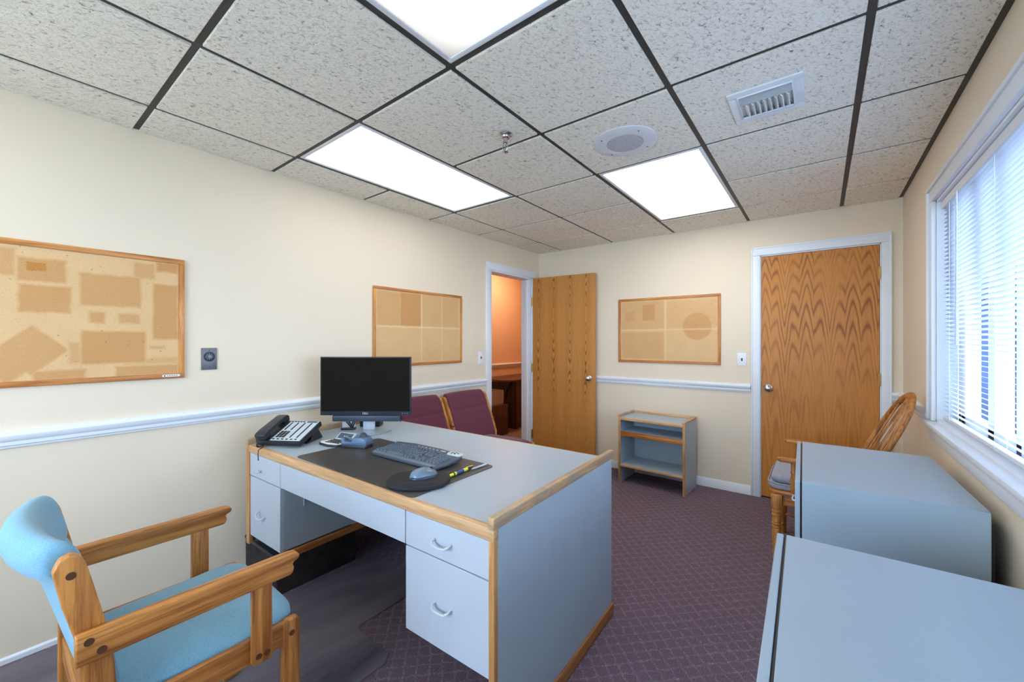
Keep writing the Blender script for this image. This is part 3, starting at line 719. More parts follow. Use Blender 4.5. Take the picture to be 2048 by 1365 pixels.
# keyboard
kb = thing('keyboard', 'dark grey computer keyboard with a pale media panel at its right end', 'keyboard', (-1.528, 1.252, ZM), math.radians(2.2))
kt = math.radians(5)
bm = new(); prism(bm, [(-.232, -.078), (-.20, -.092), (.20, -.094), (.225, -.086), (.236, -.03), (.236, .06), (.215, .088), (.06, .104), (-.12, .104), (-.232, .082)], 'z', .005, .018, .004, 3, mat=Matrix.Translation((0, 0, -.0035)) @ RX(kt, (0, -.09, 0)))
mk('case', bm, DARKB, kb)
KT = Matrix.Translation((0, 0, -.0035)) @ RX(kt, (0, -.09, 0))
bm = new(); prism(bm, [(-.212, -.086), (.205, -.090), (.205, -.068), (-.222, -.064)], 'z', .017, .0195, .001, 1, mat=KT); mk('palm_edge', bm, flat('grey_palm_strip', lin(112, 120, 134), .4), kb)
def keycap(bm, x, y, w=.0155, d=.0155):
    sx, sy, h = w/2, d/2, .0075
    v = [bm.verts.new(KT @ Vector(p)) for p in ((x-sx, y-sy, .0175), (x+sx, y-sy, .0175), (x+sx, y+sy, .0175), (x-sx, y+sy, .0175), (x-sx*.74, y-sy*.66, .0175+h), (x+sx*.74, y-sy*.66, .0175+h), (x+sx*.74, y+sy*.8, .0175+h), (x-sx*.74, y+sy*.8, .0175+h))]
    for f in ((0, 1, 5, 4), (1, 2, 6, 5), (2, 3, 7, 6), (3, 0, 4, 7), (4, 5, 6, 7)): bm.faces.new([v[i] for i in f])
bm = new(); P = .0188
for r in range(5):
    y = -.052+r*P
    if r == 0:
        for x, w in ((-.205, .024), (-.180, .02), (-.157, .02), (-.092, .104), (-.026, .02), (-.003, .02), (.018, .02), (.034, .012)): keycap(bm, x-.005, y, w-.002)
    else:
        x = -.212+(r % 3)*.002
        for i in range(13): keycap(bm, x+.006+i*P, y, .0160)
        keycap(bm, x+.006+13.2*P-.002, y, .021)
    if r in (0, 1, 3, 4):
        for i in range(3):
            if r == 1 and i != 1: continue
            keycap(bm, .070+i*P, y, .0165)
    for i in range(4):
        keycap(bm, .140+i*P, y, .0165)
for i in range(13): keycap(bm, -.205+i*.0195+(i//4)*.006, .051, .0155, .011)
for i in range(3): keycap(bm, .075+i*.0185, .051, .0155, .011)
mk('keys', bm, KEYS, kb)
bm = new(); prism(bm, rrect(.142, .228, .052, .094, .018), 'z', .017, .0225, .003, 2, mat=KT); mk('media_panel', bm, flat('pale_mint_plastic', lin(196, 216, 220), .35), kb, label='pale grey-green media button panel')
bm = new()
for x, y in ((.165, .078), (.185, .083), (.168, .066), (.188, .068), (.202, .076), (.178, .074)): lathe(bm, [(.004, .0225), (.004, .0238), (.001, .0243)], (0, 0, 0), 10, mat=KT @ Matrix.Translation((x, y, 0)))
mk('media_buttons', bm, DARK, kb)
bm = new()
for i in range(7): box(bm, -.07+i*.026, -.061+i*.026, .076, .080, .0178, .0195, mat=KT)
box(bm, .095, .118, .074, .082, .0178, .0190, mat=KT); mk('shortcut_buttons', bm, SILV, kb)

# mouse pad with mouse
mp = thing('mouse_pad', 'oval black mouse pad with raised wrist rest at the right of the desk mat', 'mouse pad', (-1.262, 1.040, ZM), math.radians(38))
bm = new()
P = []
for k in range(40):
    a = 2*PI*k/40; c_, s_ = math.cos(a), math.sin(a)
    rx = .128 if c_ > 0 else .118
    P.append((rx*math.copysign(abs(c_)**.85, c_), .104*math.copysign(abs(s_)**.85, s_)))
prism(bm, P, 'z', 0, .014, .004, 3); mk('pad', bm, FOAM, mp)
bm = new()
secs = []
for i in range(13):
    t = -1+2*i/12; x = .095*t; h = .006*math.sqrt(max(0, 1-t**4))+.001; w = .018*math.sqrt(max(0.05, 1-t**4))
    secs.append([(x, -.066+.014*t*t+w*math.cos(b), .0135+h*math.sin(b)) for b in [PI*k/8 for k in range(9)]])
loft(bm, secs); mk('wrist_rest', bm, FOAM, mp, 70)
mo = thing('computer_mouse', 'silver blue and black computer mouse sitting on the oval mouse pad', 'mouse', (-1.262, 1.072, ZM+.0142), math.radians(-14))
def blob(L, Wd, H, z0=0, n=14, m_=16, e=2.3):
    secs = []
    for i in range(n+1):
        t = -1+2*i/n; tt = max(1e-3, (1-abs(t)**e))**(1/e)
        w = Wd*tt*(1-.10*t); h = H*tt*(1-.25*t*(t > 0)-.05*t)
        secs.append([(w*math.cos(a)*(1.0), L*t, z0+h*max(0, math.sin(a))**.9 if a <= PI else z0) for a in [PI*k/m_ for k in range(m_+1)]])
    return secs
bm = new(); loft(bm, blob(.058, .034, .036)); mk('shell', bm, flat('silver_blue_plastic', lin(108, 126, 146), .25), mo, 70)
bm = new(); loft(bm, blob(.061, .0365, .016)); mk('lower_shell', bm, flat('deep_blue_plastic', lin(36, 58, 92), .3), mo, 70)
bm = new(); lathe(bm, [(.008, -.004), (.009, 0), (.008, .004)], (0, .032, .024), 14, 'x'); mk('scroll_wheel', bm, DARK, mo)

# pens
def pen(label, loc, rz, L, r, parts):
    t = thing('pen', label, 'pen', loc, rz)
    for nm, a, b, r0, r1, mt in parts:
        bm = new(); lathe(bm, [(r0, a), (r1, b)], (0, 0, r), 14, 'y'); mk(nm, bm, mt, t, 60)
    return t
p = pen('yellow highlighter with dark blue label on the right edge of the desk mat', (-1.196, 1.140, ZM), math.radians(3), .13, .0075,
    [('tip', 0, .008, .002, .004, YEL), ('grip', .008, .030, .0055, .0072, YEL), ('collar', .030, .037, .0076, .0076, DARK), ('barrel', .037, .048, .0074, .0074, YEL),
     ('label_band', .048, .092, .0075, .0075, flat('blue_pen_label', lin(44, 78, 140), .3, var=.5, vs=90)), ('barrel_end', .092, .118, .0074, .0072, YEL), ('cap', .118, .138, .0066, .0055, DARK)])
p['category'] = 'highlighter'
p = pen('black ballpoint pen with gold clip lying beside the yellow highlighter', (-1.222, 1.165, ZM), math.radians(-1), .15, .005,
    [('tip', 0, .012, .0012, .004, DARK), ('barrel', .012, .105, .0046, .0050, DARK), ('clip_ring', .105, .108, .0053, .0053, BRASS), ('cap', .108, .145, .0048, .0038, BRASS)])
p = pen('slim silver pen at the far right corner of the desk mat', (-1.191, 1.272, ZM), math.radians(-2), .11, .0045,
    [('tip', 0, .01, .001, .0035, CHROME), ('barrel', .01, .095, .0042, .0044, SILV), ('button', .095, .105, .0018, .0018, CHROME)])

# telephone
ph = thing('desk_phone', 'black office telephone with silver key panel on the left corner of the desk', 'telephone', (-2.366, .874, Z), math.radians(31))
PT = Matrix.Translation((0, 0, .028)) @ RX(math.radians(20))
PW, PD = .250, .205
bm = new(); box(bm, 0, PW, 0, PD, -.022, .006, .004, 2, mat=PT); mk('body', bm, DARK, ph)
bm = new(); box(bm, .078, PW-.006, .006, PD-.006, .006, .009, .001, 1, mat=PT); mk('key_panel', bm, SILV, ph, label='silver key panel')
bm = new()
for i in range(3):
    for j in range(4): box(bm, .092+i*.018, .105+i*.018, .032+j*.0155, .043+j*.0155, .009, .013, .001, 1, mat=PT)
mk('dial_keys', bm, DARK, ph)
bm = new()
for x, y0 in ((.094, .105), (.130, .105), (.170, .032), (.210, .032)): box(bm, x, x+.006, y0, .176, .009, .0115, mat=PT)
for i in range(6): box(bm, .086+i*.025, .097+i*.025, .013, .020, .009, .0115, mat=PT)
for i in range(5): box(bm, .086+i*.017, .096+i*.017, .185, .192, .009, .0115, mat=PT)
mk('line_keys', bm, DARK, ph)
bm = new(); box(bm, .178, .236, .183, .194, .009, .0105, mat=PT); mk('display_window', bm, DARKB, ph)
for y0 in (.012, .170):
    pass
bm = new(); prism(bm, [(-.004, .004), (-.008, .038), (.004, .044), (.03, .048), (.175, .048), (.200, .044), (.210, .032), (.206, .004), (.164, .004), (.158, .024), (.050, .024), (.044, .004)], 'x', .006, .062, .006, 3, mat=PT @ Matrix.Translation((0, .0, .004))); mk('handset', bm, flat('phone_black', lin(42, 46, 54), .35), ph)
bm = new(); prism(bm, [(.12, -.0), (.20, .0), (.27, .0), (.27, .008), (.205, .085), (.19, .085), (.16, .01)], 'x', .075, PW-.02, .003, 1, mat=Matrix.Translation((0, -.03, 0))); mk('stand', bm, DARK, ph)
def cord(name, label, pts, r, mat):
    bm = new(); Q = []
    V = [Vector(p) for p in pts]
    V = [V[0]]+V+[V[-1]]
    for i in range(1, len(V)-2):
        for k in range(6):
            t = k/6; a, b, c, d_ = V[i-1], V[i], V[i+1], V[i+2]
            Q.append(.5*((2*b)+(-a+c)*t+(2*a-5*b+4*c-d_)*t*t+(-a+3*b-3*c+d_)*t**3))
    Q.append(V[-2]); tube(bm, Q, r, 7)
    return tag(mk(name, bm, mat), label, 'cable')
M_ = Matrix.Translation((-2.366, .874, Z)) @ Matrix.Rotation(math.radians(31), 4, 'Z')
bm = new()
tube(bm, [Vector(p) for p in [tuple(M_ @ Vector(q)) for q in ((.060, -.001, .018), (.060, -.006, .016))]]+[Vector((-2.303, .880, .750)), Vector((-2.300, .862, .742)), Vector((-2.298, .860, .72)), Vector((-2.294, .860, .69))], .0022, 7)
o = mk('phone_cable', bm, DARK); tag(o, 'thin dark cable from the telephone hanging over the front edge of the desk', 'cable')
bm = new(); Q = []
for k in range(40):
    t = k/39; a = k*1.25
    b_ = Vector((.012+.0*t, -.004-.022*math.sin(PI*t), .018-.014*math.sin(PI*t))).lerp(Vector((.045, -.002, .01)), t)
    Q.append(b_+Vector((0, .004*math.cos(a), .004*math.sin(a))))
tube(bm, Q, .0016, 5); mk('curly_cord', bm, DARK, ph)

# calculator
ca = thing('calculator', 'pale fan-shaped calculator with tilted display left of the tape dispenser', 'calculator', (-2.085, 1.163, Z), math.radians(12))
bm = new(); prism(bm, [(-.095, -.028), (-.070, -.050), (.0, -.062), (.06, -.050), (.075, -.028), (.065, .045), (-.060, .045)], 'z', 0, .012, .004, 2); mk('body', bm, DARK, ca)
bm = new(); prism(bm, [(-.088, -.026), (-.068, -.045), (0, -.056), (.055, -.045), (.068, -.026), (.059, .040), (-.055, .040)], 'z', .0118, .0145, .001, 1); mk('face', bm, PAPER, ca)
bm = new()
for i in range(6):
    for j in range(4):
        box(bm, -.045+i*.017-j*.001, -.034+i*.017-j*.001, -.034+j*.018, -.023+j*.018, .0145, .0175, .001, 1)
mk('buttons', bm, DARK, ca)
bm = new(); box(bm, -.055, .06, 0, .05, -.003, .004, .002, mat=Matrix.Translation((0, .044, .012)) @ RX(math.radians(38))); mk('display_flap', bm, SILV, ca)
bm = new(); box(bm, -.047, .053, .007, .044, .004, .005, mat=Matrix.Translation((0, .044, .012)) @ RX(math.radians(38))); mk('display', bm, DARKB, ca)

# tape dispenser
td = thing('tape_dispenser', 'blue-grey desk tape dispenser between calculator and keyboard', 'tape dispenser', (-1.935, 1.195, Z), math.radians(24))
bm = new(); prism(bm, rrect(-.075, .075, -.036, .036, .012), 'z', 0, .020, .004, 2); mk('base', bm, DARK, td)
bm = new(); prism(bm, [(-.074, .018), (-.074, .052), (-.066, .055), (-.058, .034), (-.014, .034), (-.004, .058), (.058, .056), (.073, .040), (.073, .018)], 'y', -.033, .033, .004, 2); mk('shell', bm, flat('steel_blue_plastic', lin(86, 112, 146), .35), td)
bm = new(); lathe(bm, [(.026, -.012), (.026, .012)], (.030, 0, .052), 24, 'y'); mk('tape_roll', bm, flat('smoky_tape', lin(70, 78, 90), .3), td)
bm = new(); box(bm, -.070, -.064, -.014, .014, .052, .060, .001); mk('cutter', bm, CHROME, td)
bm = new(); prism(bm, [(-.068, .056), (-.008, .034), (.03, .075), (.026, .078), (-.010, .040), (-.066, .060)], 'y', -.013, -.0, 0); mk('tape_strip', bm, flat('clear_tape_strip', lin(120, 132, 146), .3), td)

# monitor
YAW = .652
mn = thing('monitor', 'black flat computer monitor on a silver stand, turned to the blue armchair', 'monitor', (-2.209, 1.420, Z), YAW)
bm = new(); box(bm, -.277, .277, 0, .022, .104, .462, .004, 2); box(bm, -.2, .2, .02, .055, .16, .42, .02, 3); mk('housing', bm, flat('monitor_bezel', lin(40, 46, 56), .35), mn)
bm = new(); box(bm, -.270, .270, -.0015, .001, .130, .456); mk('screen', bm, SCREEN, mn)
bm = new(); box(bm, -.205, .205, .004, .05, .066, .102, .003, 2); mk('soundbar', bm, flat('soundbar_slate', lin(48, 60, 78), .5), mn)
bm = new(); box(bm, -.036, .036, .055, .072, .006, .30, .003, 2); mk('stand_column', bm, flat('brushed_silver', lin(206, 214, 226), .32, metal=.3), mn)
bm = new(); prism(bm, rrect(-.115, .085, -.085, .085, .006), 'z', 0, .008, .002, 1, mat=Matrix.Translation((.035, -.012+.02, 0)) @ Matrix.Rotation(math.radians(-24), 4, 'Z')); mk('stand_base', bm, flat('stand_base_grey', lin(168, 180, 192), .35, metal=.3), mn)
fc = bpy.data.curves.new('logo_text', 'FONT'); fc.body = 'DELL'; fc.size = .0165; fc.align_x = 'CENTER'; fc.align_y = 'CENTER'; fc.extrude = .0003; fc.space_character = 1.0
fo = bpy.data.objects.new('tmp', fc); C.objects.link(fo)
bpy.context.view_layer.update()
me = bpy.data.meshes.new_from_object(fo.evaluated_get(bpy.context.evaluated_depsgraph_get())); bpy.data.objects.remove(fo)
lo = bpy.data.objects.new('logo', me); me.materials.append(PAPER); C.objects.link(lo); lo.parent = mn; lo.location = (0, -.0012, .1165); lo.rotation_euler = (PI/2, 0, 0)
bm = new(); 
for x in (.225, .24, .255): lathe(bm, [(.002, 0), (.002, -.001)], (x, 0, .117), 8, 'y')
mk('power_buttons', bm, SILV, mn)
bm = new(); tube(bm, [(.205, .03, .10), (.212, .035, .088), (.208, .05, .07), (.19, .08, .05)], .003, 7); mk('video_cable', bm, DARK, mn)

# card holder and small black box behind the monitor
ch = thing('card_holder', 'black mesh holder with white cards behind the left of the monitor', 'card holder', (-2.372, 1.405, Z), YAW+.1)
bm = new(); box(bm, -.042, .042, -.02, .02, 0, .012, .002); mk('base', bm, DARK, ch)
bm = new()
for a, b in (((-.05, .018, .085), (.022, -.012, .012)), ((-.036, .018, .09), (.034, -.012, .012)), ((.045, .0, .085), (.012, 0, .012)), ((.055, .0, .08), (.024, 0, .012))): tube(bm, [a, b], .0042, 6)
mk('wire_frame', bm, DARK, ch)
bm = new(); box(bm, -.038, .036, .0, .003, .012, .072); box(bm, -.034, .04, .008, .011, .012, .082, mat=RX(-.1)); mk('cards', bm, PAPER, ch)
bb = thing('small_box', 'small black box standing on the desk behind the monitor stand', 'box', (-2.355, 1.560, Z), YAW)
bm = new(); box(bm, -.065, .065, -.04, .04, 0, .058, .005); mk('body', bm, DARK, bb)
bm = new(); box(bm, -.055, .055, -.0415, -.039, .008, .05, .001); mk('front_plate', bm, flat('dark_slate_panel', lin(38, 46, 60), .4), bb)

# ------------------------------------------------------------------ chairs with oak frames
def back_loft(xw, lean, cv=1.0):
    base = [(-.165, .425), (-.185, .55), (-.208, .66), (-.214, .700), (-.228, .712), (-.220, .724), (-.226, .755), (-.236, .795), (-.243, .825), (-.256, .848), (-.274, .856), (-.294, .848), (-.305, .826), (-.305, .80), (-.295, .778), (-.281, .764), (-.266, .745), (-.256, .70), (-.246, .62), (-.232, .52), (-.212, .425)]
    secs = []; N = 16
    for i in range(N+1):
        s = -1+2*i/N; e = 1-abs(s)**2.2
        pin = 1 if abs(s) < .999 else .86
        sec = []
        cyy = sum(p[0] for p in base)/len(base)
        for y, z in base:
            up = max(0, min(1, (z-.42)/.33)); sh = up**1.3
            yy = y-(.034*sh+.008)*e*cv
            if z > .74 and y < -.27: yy -= .010*e*cv
            if z > .84: z2 = z+.006*e
            else: z2 = z
            ly = yy-lean*max(0, z-.45)
            if pin < 1:
                cc = -.24-.18*(z-.5)*0-lean*max(0, z-.45)
                ly = cc+(ly-cc)*pin if False else ly
            sec.append((xw*s, ly, z2))
        if abs(s) > .999:
            c0 = Vector((xw*s, sum(p[1] for p in sec)/len(sec), sum(p[2] for p in sec)/len(sec)))
            tip = [(xw*s, p[1]+(.008 if p[1] < -.27 else -.004), p[2]-(.012 if p[2] > .8 else 0)) for p in sec]
            inn = [(xw*s*.965, p[1], p[2]) for p in sec]
            secs += [tip, inn] if s < 0 else [inn, tip]
        else: secs.append(sec)
    return secs
def oak_chair(name, label, cat, loc, rz, fab, arms, lean=0.0, group=None, cv=1.0):
    t = thing(name, label, cat, loc, rz, group)
    a = .236
    for s in (-1, 1):
        bm = new(); x0, x1 = sorted((s*.236, s*.262))
        L = lambda z: -lean*max(0, z-.45)
        pts = [(-.243, 0), (-.192, 0), (-.188, .48), (-.193+L(.56), .56), (-.206+L(.65), .65), (-.229+L(.76), .76), (-.238+L(.80), .80), (-.247+L(.82), .822), (-.262+L(.83), .832), (-.280+L(.82), .824), (-.290+L(.80), .80), (-.276+L(.72), .72), (-.252+L(.62), .62), (-.243, .50)]
        prism(bm, pts, 'x', x0, x1, .005, 3); mk('rear_leg', bm, OZ, t)
        bm = new(); prism(bm, [(.177, 0), (.227, 0), (.228, .428), (.221, .437), (.184, .438), (.177, .432)], 'x', x0, x1, .005, 3); mk('front_leg', bm, OZ, t)
        bm = new(); box(bm, s*.249-.010, s*.249+.010, -.205, .184, .365, .435, .004, 2); mk('side_rail', bm, OY, t)
        for (yy, zz) in ((-.222, .60), (.203, .395), (-.262+L(.80), .785)):
            bm = new(); lathe(bm, [(.0085, s*.2615), (.0085, s*.2630)], (0, yy, zz), 14, 'x'); mk('dowel_plug', bm, flat('dark_dowel', lin(84, 52, 30), .5) if 'dark_dowel' not in bpy.data.materials else bpy.data.materials['dark_dowel'], t)
        if arms:
            bm = new(); x0, x1 = sorted((s*.2625, s*.293))
            prism(bm, [(-.258, .592), (.184, .592), (.193, .597), (.1965, .612), (.192, .622), (.196, .628), (.209, .633), (.213, .642), (.206, .653), (.184, .656), (-.258, .656)], 'x', x0, x1, .005, 3); mk('armrest', bm, OY, t)
            x0, x1 = sorted((s*.2625, s*.286))
            bm = new(); box(bm, x0, x1, .086, .138, .372, .594, .004, 2); mk('arm_post', bm, OZ, t)
            for (yy, zz, xx) in ((.101, .395, .286), (.123, .395, .286), (-.238, .640, .293), (-.218, .612, .293)):
                bm = new(); lathe(bm, [(.0085, s*(xx-.001)), (.0085, s*(xx+.0012))], (0, yy, zz), 14, 'x'); mk('dowel_plug', bm, bpy.data.materials['dark_dowel'], t)
    bm = new(); box(bm, -.236, .236, .195, .222, .355, .42, .004, 2); mk('front_rail', bm, OX, t)
    bm = new(); box(bm, -.236, .236, -.235, -.210, .345, .415, .004, 2); mk('rear_rail', bm, OX, t)
    # seat cushion
    bm = new(); N = 14; secs = []
    for i in range(N+1):
        u = -1+2*i/N; row = []
        xw = .233*u
        ex_ = (1-abs(u)**6)
        P = [(-.205, .425), (-.205, .455), (-.19, .468), (-.10, .474), (.02, .476), (.13, .474), (.20, .466), (.232, .450), (.243, .425), (.236, .402), (.15, .398), (-.15, .398)]
        for y, z in P: 
            zz = z if z < .43 else .43+(z-.43)*max(.25, ex_)+.006*(1-u*u)
            yy = y-(.03*max(0, abs(u)-.7)/.3 if y > .2 else 0)
            row.append((xw*(1.10 if (z > .44 and y > .05) else 1), yy, zz))
        secs.append(row)
    loft(bm, secs); o_ = mk('seat', bm, fab, t, 75); md = o_.modifiers.new('smooth', 'SUBSURF'); md.levels = 1; md.render_levels = 1
    bm = new(); loft(bm, back_loft(.2345, lean, cv)); o_ = mk('backrest', bm, fab, t, 75); md = o_.modifiers.new('smooth', 'SUBSURF'); md.levels = 1; md.render_levels = 1
    return t
oak_chair('armchair', 'oak framed armchair with light blue upholstery and curved back in front of the desk', 'armchair', (-1.565, .380, .0046), 0, BLUEF, True)
oak_chair('side_chair', 'burgundy upholstered oak chair nearer the desk, against the left wall', 'chair', (-2.205, 2.088, 0), -PI/2, BURG, False, .22, 'burgundy chairs along the left wall', .25)
oak_chair('side_chair', 'burgundy upholstered oak chair nearer the open doorway, against the left wall', 'chair', (-2.180, 2.614, 0), -PI/2, BURG, False, .22, 'burgundy chairs along the left wall', .25)

# ------------------------------------------------------------------ low shelf unit against the back wall
ts = thing('shelf_unit', 'low grey shelf unit with oak edges below the back wall cork board', 'shelf unit', (-1.490, 3.572, 0), math.radians(-2.2))
SW, SD, SH = .590, .335, .612
for x in (0, SW-.018):
    bm = new(); box(bm, x, x+.018, .008, SD, 0, SH-.002, .001, 1); sp_ = mk('side_panel', bm, LAM, ts)
    bm = new(); box(bm, x-.001, x+.020, 0, .009, 0, SH-.004, .003); mk('edging', bm, EZ, sp_)
    bm = new(); box(bm, x-.002, x+.021, 0, SD, SH-.006, SH+.012, .004); mk('top_rail', bm, EY, sp_)
bm = new(); box(bm, .018, SW-.018, .010, SD, SH-.034, SH-.010); tp_ = mk('top', bm, LAM, ts)
bm = new(); box(bm, .018, SW-.018, 0, .011, SH-.036, SH-.009, .003); mk('edging', bm, EX, tp_)
bm = new(); box(bm, .018, SW-.018, SD-.012, SD, SH-.012, SH+.012, .004); mk('back_rail', bm, EX, tp_)
bm = new(); box(bm, .018, SW-.018, .012, SD-.02, .455, .474); s2 = mk('shelf', bm, LAM, ts)
bm = new(); box(bm, .018, SW-.018, .002, .013, .430, .476, .003); mk('edging', bm, OX, s2)
bm = new(); box(bm, .018, SW-.018, .010, SD-.01, .150, .168); s3 = mk('shelf', bm, LAM, ts)
bm = new(); box(bm, .018, SW-.018, 0, .011, .148, .170, .003); mk('edging', bm, EX, s3)
bm = new(); box(bm, .018, SW-.018, SD-.012, SD-.004, .15, SH-.03); mk('back_panel', bm, LAM, ts)

# ------------------------------------------------------------------ lateral cabinets on the right
def cabinet(label, loc, rz, L, D, H):
    t = thing('filing_cabinet', label, 'cabinet', loc, rz, 'grey cabinets under the window')
    bm = new(); box(bm, .022, D, 0, L, .0, H, .0015, 1); mk('body', bm, LAMD, t)
    n = 2; hh = (H-.03)/n
    for k in range(n):
        bm = new(); box(bm, 0, .016, 0, L, .03+k*hh+.002, .03+(k+1)*hh-(.002 if k < n-1 else 0), .002, 1); dr_ = mk('drawer', bm, LAMD, t)
        bm = new(); z = .03+(k+1)*hh-.185
        tube(bm, [(0, L*.45, z), (-.012, L*.45+.006, z), (-.015, L*.5, z-.004), (-.012, L*.55-.006, z), (0, L*.55, z)], .0035, 8); mk('pull_handle', bm, SILV, dr_)
    bm = new(); box(bm, .016, .022, .006, L-.006, .03, H-.008); mk('gap_shadow_strip', bm, DARK, t, label='black strip painted as shade in the gap behind the fronts').name = 'gap_shade_strip'  # black strip stands in for the shade inside the gap
    bm = new(); box(bm, D, D+.012, .02, L-.02, .02, H-.04); mk('back_panel', bm, DARK, t)
    return t
cabinet('blue-grey cabinet under the window nearer the wooden armchair, with its near side visible', (-.078, 1.866, 0), math.radians(1.6), .745, .495, .776)
cabinet('blue-grey cabinet in the lower right corner of the view, closest to the camera', (-.075, .56, 0), math.radians(1.6), .770, .500, .776)

# ------------------------------------------------------------------ wooden armchair in the corner
wc = thing('windsor_armchair', 'honey oak hoop-back armchair in the corner by the closed door', 'armchair', (-.022, 3.10, 0), PI/2)
HO = OZ
legp = [(.018, 0), (.022, .02), (.020, .05), (.024, .055), (.024, .062), (.020, .067), (.024, .12), (.026, .18), (.021, .20), (.026, .205), (.026, .212), (.021, .217), (.026, .222), (.026, .229), (.021, .234), (.025, .24), (.022, .27), (.026, .275), (.026, .283), (.021, .288), (.026, .294), (.026, .302), (.022, .307), (.026, .313), (.026, .322)]
for x, y in ((-.245, .185), (.22, .185), (-.2, -.2), (.2, -.2)):
    bm = new(); lathe(bm, legp, (x, y, 0), 18); box(bm, x-.027, x+.027, y-.027, y+.027, .32, .40, .003); mk('leg', bm, HO, wc)
for a in ((-.22, .195, .175, .197), (-.18, .18, -.208, -.188)):
    bm = new(); box(bm, a[0], a[1], a[2], a[3], .335, .395, .003); mk('apron', bm, OX, wc)
for x in (-.225, .205):
    bm = new(); box(bm, x-.01, x+.01, -.18, .165, .335, .395, .003); mk('apron', bm, OY, wc)
for x in (-.225, .21):
    bm = new(); tube(bm, [(x, -.19, .13), (x, -.05, .13), (x, .17, .13)], [.009, .013, .009], 10); mk('stretcher', bm, OY, wc)
bm = new(); tube(bm, [(-.22, .0, .13), (0, 0, .13), (.21, 0, .13)], [.009, .013, .009], 10); mk('stretcher', bm, OX, wc)
bm = new(); prism(bm, rrect(-.26, .25, -.23, .225, .05), 'z', .398, .420, .006, 2); mk('seat', bm, OY, wc)
hy0 = -.145; lean = math.tan(math.radians(25))
def hp(x, z): return (x, hy0-(z-.42)*lean, z)
pts = []
for k in range(33):
    a = PI*k/32; z = .74+.262*math.sin(a)**.8 if 0 < k < 32 else .74
    x = .268*math.cos(a)
    pts.append((x, z))
path = [(.185, .42), (.215, .52), (.243, .62), (.262, .69)]+pts+[(-.262, .69), (-.243, .62), (-.215, .52), (-.185, .42)]
bm = new(); secs = []
V = [Vector(hp(x, z)) for x, z in path]
nrm = Vector((0, math.cos(math.radians(25)), math.sin(math.radians(25))))
for i, p in enumerate(V):
    d_ = (V[min(i+1, len(V)-1)]-V[max(i-1, 0)]).normalized(); out = d_.cross(nrm).normalized()
    w, h = .021, .014
    secs.append([p+out*w*math.cos(b)*(1.0)+nrm*h*math.sin(b) for b in [2*PI*k/10 for k in range(10)]])
loft(bm, secs); mk('hoop', bm, HO, wc, 60)
for x in (-.165, .165):
    zt_ = .74+.252*math.sin(math.acos(min(1, abs(x)/.268)))**.8
    a, b = Vector(hp(x*.85, .42)), Vector(hp(x, zt_))
    bm = new(); tube(bm, [a, a.lerp(b, .3), a.lerp(b, .6), b], [.005, .0065, .0065, .005], 8); mk('spindle', bm, HO, wc)
bm = new()                                             # pierced centre splat
for sgn in (-1, 1):
    P = [(sgn*.030, .42), (sgn*.050, .42), (sgn*.058, .55), (sgn*.075, .68), (sgn*.075, .80), (sgn*.055, .90), (sgn*.045, .99), (sgn*.028, .99), (sgn*.034, .90), (sgn*.054, .80), (sgn*.054, .69), (sgn*.038, .57)]
    A = [bm.verts.new(Vector(hp(x, z))-nrm*.005) for x, z in P]; B = [bm.verts.new(Vector(hp(x, z))+nrm*.005) for x, z in P]
    n = len(P); f = [bm.faces.new(A), bm.faces.new(B[::-1])]
    for i in range(n): f.append(bm.faces.new((A[i], B[i], B[(i+1) % n], A[(i+1) % n])))
    bmesh.ops.recalc_face_normals(bm, faces=f)
for z0, z1 in ((.42, .46), (.62, .64), (.96, .99)):
    A = [Vector(hp(x, z)) for x, z in ((-.034, z0), (.034, z0), (.034, z1), (-.034, z1))]
    a = [bm.verts.new(q-nrm*.0048) for q in A]; b = [bm.verts.new(q+nrm*.0048) for q in A]
    f = [bm.faces.new(a), bm.faces.new(b[::-1])]+[bm.faces.new((a[i], b[i], b[(i+1) % 4], a[(i+1) % 4])) for i in range(4)]
    bmesh.ops.recalc_face_normals(bm, faces=f)
mk('back_splat', bm, HO, wc)
for s, xo in ((-1, -.268), (1, .285)):
    bm = new()
    P = [(xo-.028, .165), (xo-.010, .180), (xo+.012, .178), (xo+.026, .160), (xo+.026, .08), (xo+.020-s*.005, -.02), (xo-s*.035+.014, -.215), (xo-s*.035-.014, -.215), (xo-.020-s*.003, -.02), (xo-.028, .08)]
    prism(bm, P, 'z', .602, .627, .007, 3); mk('armrest', bm, OY, wc)
    bm = new(); lathe(bm, [(.010, .42), (.015, .45), (.017, .49), (.011, .53), (.015, .54), (.011, .55), (.012, .603)], (xo-s*.018, .105, 0), 14); mk('arm_post', bm, HO, wc)
cu = thing('seat_cushion', 'grey cloth cushion on the seat of the hoop-back armchair', 'cushion', (-.022, 3.10, .4205), PI/2)
bm = new(); prism(bm, rrect(-.235, .215, -.11, .235, .06, 7), 'z', 0, .034, .014, 4); mk('box_pad', bm, GREYC, cu)
bm = new(); prism(bm, rrect(-.222, .202, -.11, .220, .06, 7), 'z', .034, .088, .026, 5); mk('top_pad', bm, GREYC, cu)
bm = new(); R_ = [(x, y, .036) for x, y in rrect(-.234, .214, -.11, .234, .06, 7)]; tube(bm, R_, .004, 6, closed=True); mk('piping', bm, GREYC, cu)

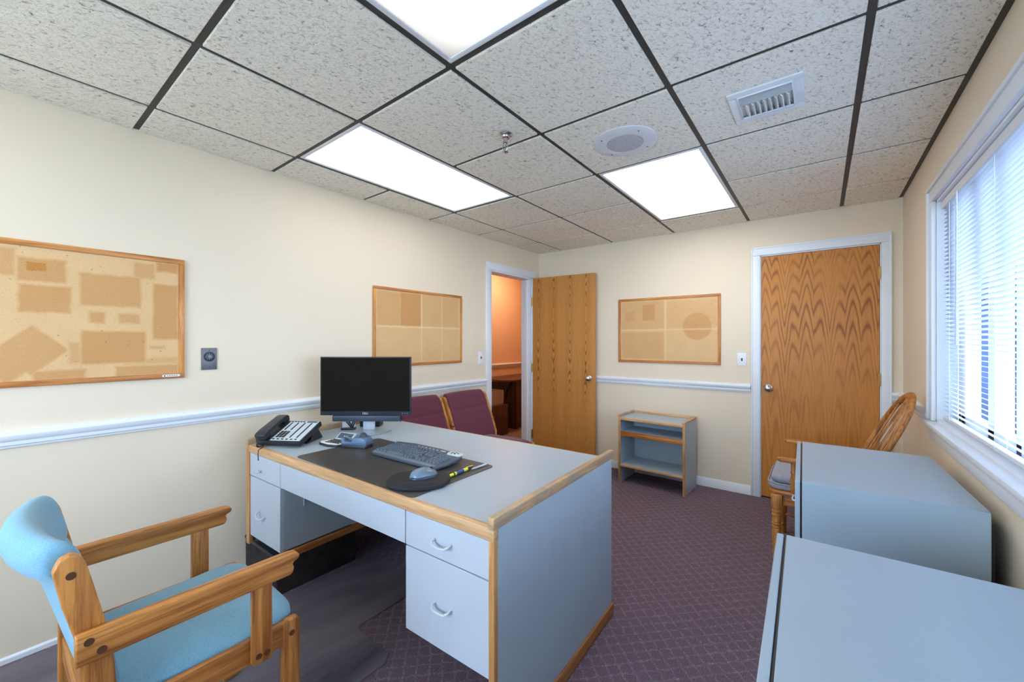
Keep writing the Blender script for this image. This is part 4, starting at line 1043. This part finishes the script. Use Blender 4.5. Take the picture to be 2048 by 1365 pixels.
# ------------------------------------------------------------------ chair mat
def vinyl():
    m = M('vinyl_mat_reflection_bands'); co = m.co()
    n = m.noise(m.map(co, (1, .35, 1), rot=(0, 0, -.5)), 3.2, 5, .6, .8)
    m.color(m.ramp(n, [(.35, lin(96, 92, 102)), (.65, lin(148, 140, 150))])).rough(m.math('MULTIPLY_ADD', n, .25, .30))  # paler bands in the colour stand in for reflections on the vinyl
    t = m.node('ShaderNodeBsdfTransparent'); t.inputs[0].default_value = (.85, .84, .86, 1); x = m.node('ShaderNodeMixShader')
    x.inputs[0].default_value = .60
    m.l.new(t.outputs[0], x.inputs[1]); m.l.new(m.b.outputs[0], x.inputs[2]); m.l.new(x.outputs[0], m.o.inputs[0])
    m.bump(m.noise(co, 160, 2), .12, .002); return m.m
bm = new()
P = [(-2.56, -.25), (-1.43, -.25), (-1.395, -.215), (-1.395, .985), (-1.43, 1.030), (-1.655, 1.030), (-1.675, 1.05), (-1.675, 1.44), (-1.70, 1.47), (-2.15, 1.47), (-2.18, 1.44), (-2.18, .91), (-2.20, .88), (-2.56, .88), (-2.59, .85), (-2.59, -.22)]
prism(bm, P, 'z', .0015, .0045, .0012, 1); tag(mk('chair_mat', bm, vinyl()), 'clear greyish vinyl chair mat on the carpet under the blue armchair', 'floor mat')

# ------------------------------------------------------------------ light, sky, camera
w = bpy.data.worlds.new('overcast_sky'); bpy.context.scene.world = w; w.use_nodes = True
bg = w.node_tree.nodes['Background']; bg.inputs[0].default_value = (.66, .82, 1, 1); bg.inputs[1].default_value = 10.0
pl = bpy.data.lights.new('window_portal', 'AREA'); pl.shape = 'RECTANGLE'; pl.size = WY1-WY0; pl.size_y = WZ1-WZ0; pl.cycles.is_portal = True
po = bpy.data.objects.new('window_portal', pl); C.objects.link(po); po.location = (XR+.16, (WY0+WY1)/2, (WZ0+WZ1)/2); po.rotation_euler = (PI/2, 0, PI/2)

pl = bpy.data.lights.new('fill_window_portal', 'AREA'); pl.shape = 'RECTANGLE'; pl.size = FX1-FX0; pl.size_y = WZ1-WZ0; pl.cycles.is_portal = True
po = bpy.data.objects.new('fill_window_portal', pl); C.objects.link(po); po.location = ((FX0+FX1)/2, YF-T-.03, (WZ0+WZ1)/2); po.rotation_euler = (PI/2, 0, PI)

cd = bpy.data.cameras.new('camera'); cd.sensor_width = 36; cd.lens = 809.07/2048*36; cd.clip_start = .02
co_ = bpy.data.objects.new('camera', cd); C.objects.link(co_); co_.location = (0, 0, 1.304); co_.rotation_euler = (PI/2, 0, YAW)
sc = bpy.context.scene; sc.camera = co_
sc.view_settings.view_transform = 'Standard'; sc.view_settings.look = 'None'; sc.view_settings.gamma = 1; sc.view_settings.use_curve_mapping = False
sc.view_settings.exposure = 0.36
sc.cycles.use_denoising = True
sc.cycles.max_bounces = 10; sc.cycles.diffuse_bounces = 6; sc.cycles.sample_clamp_indirect = 8; sc.cycles.caustics_reflective = False; sc.cycles.caustics_refractive = False
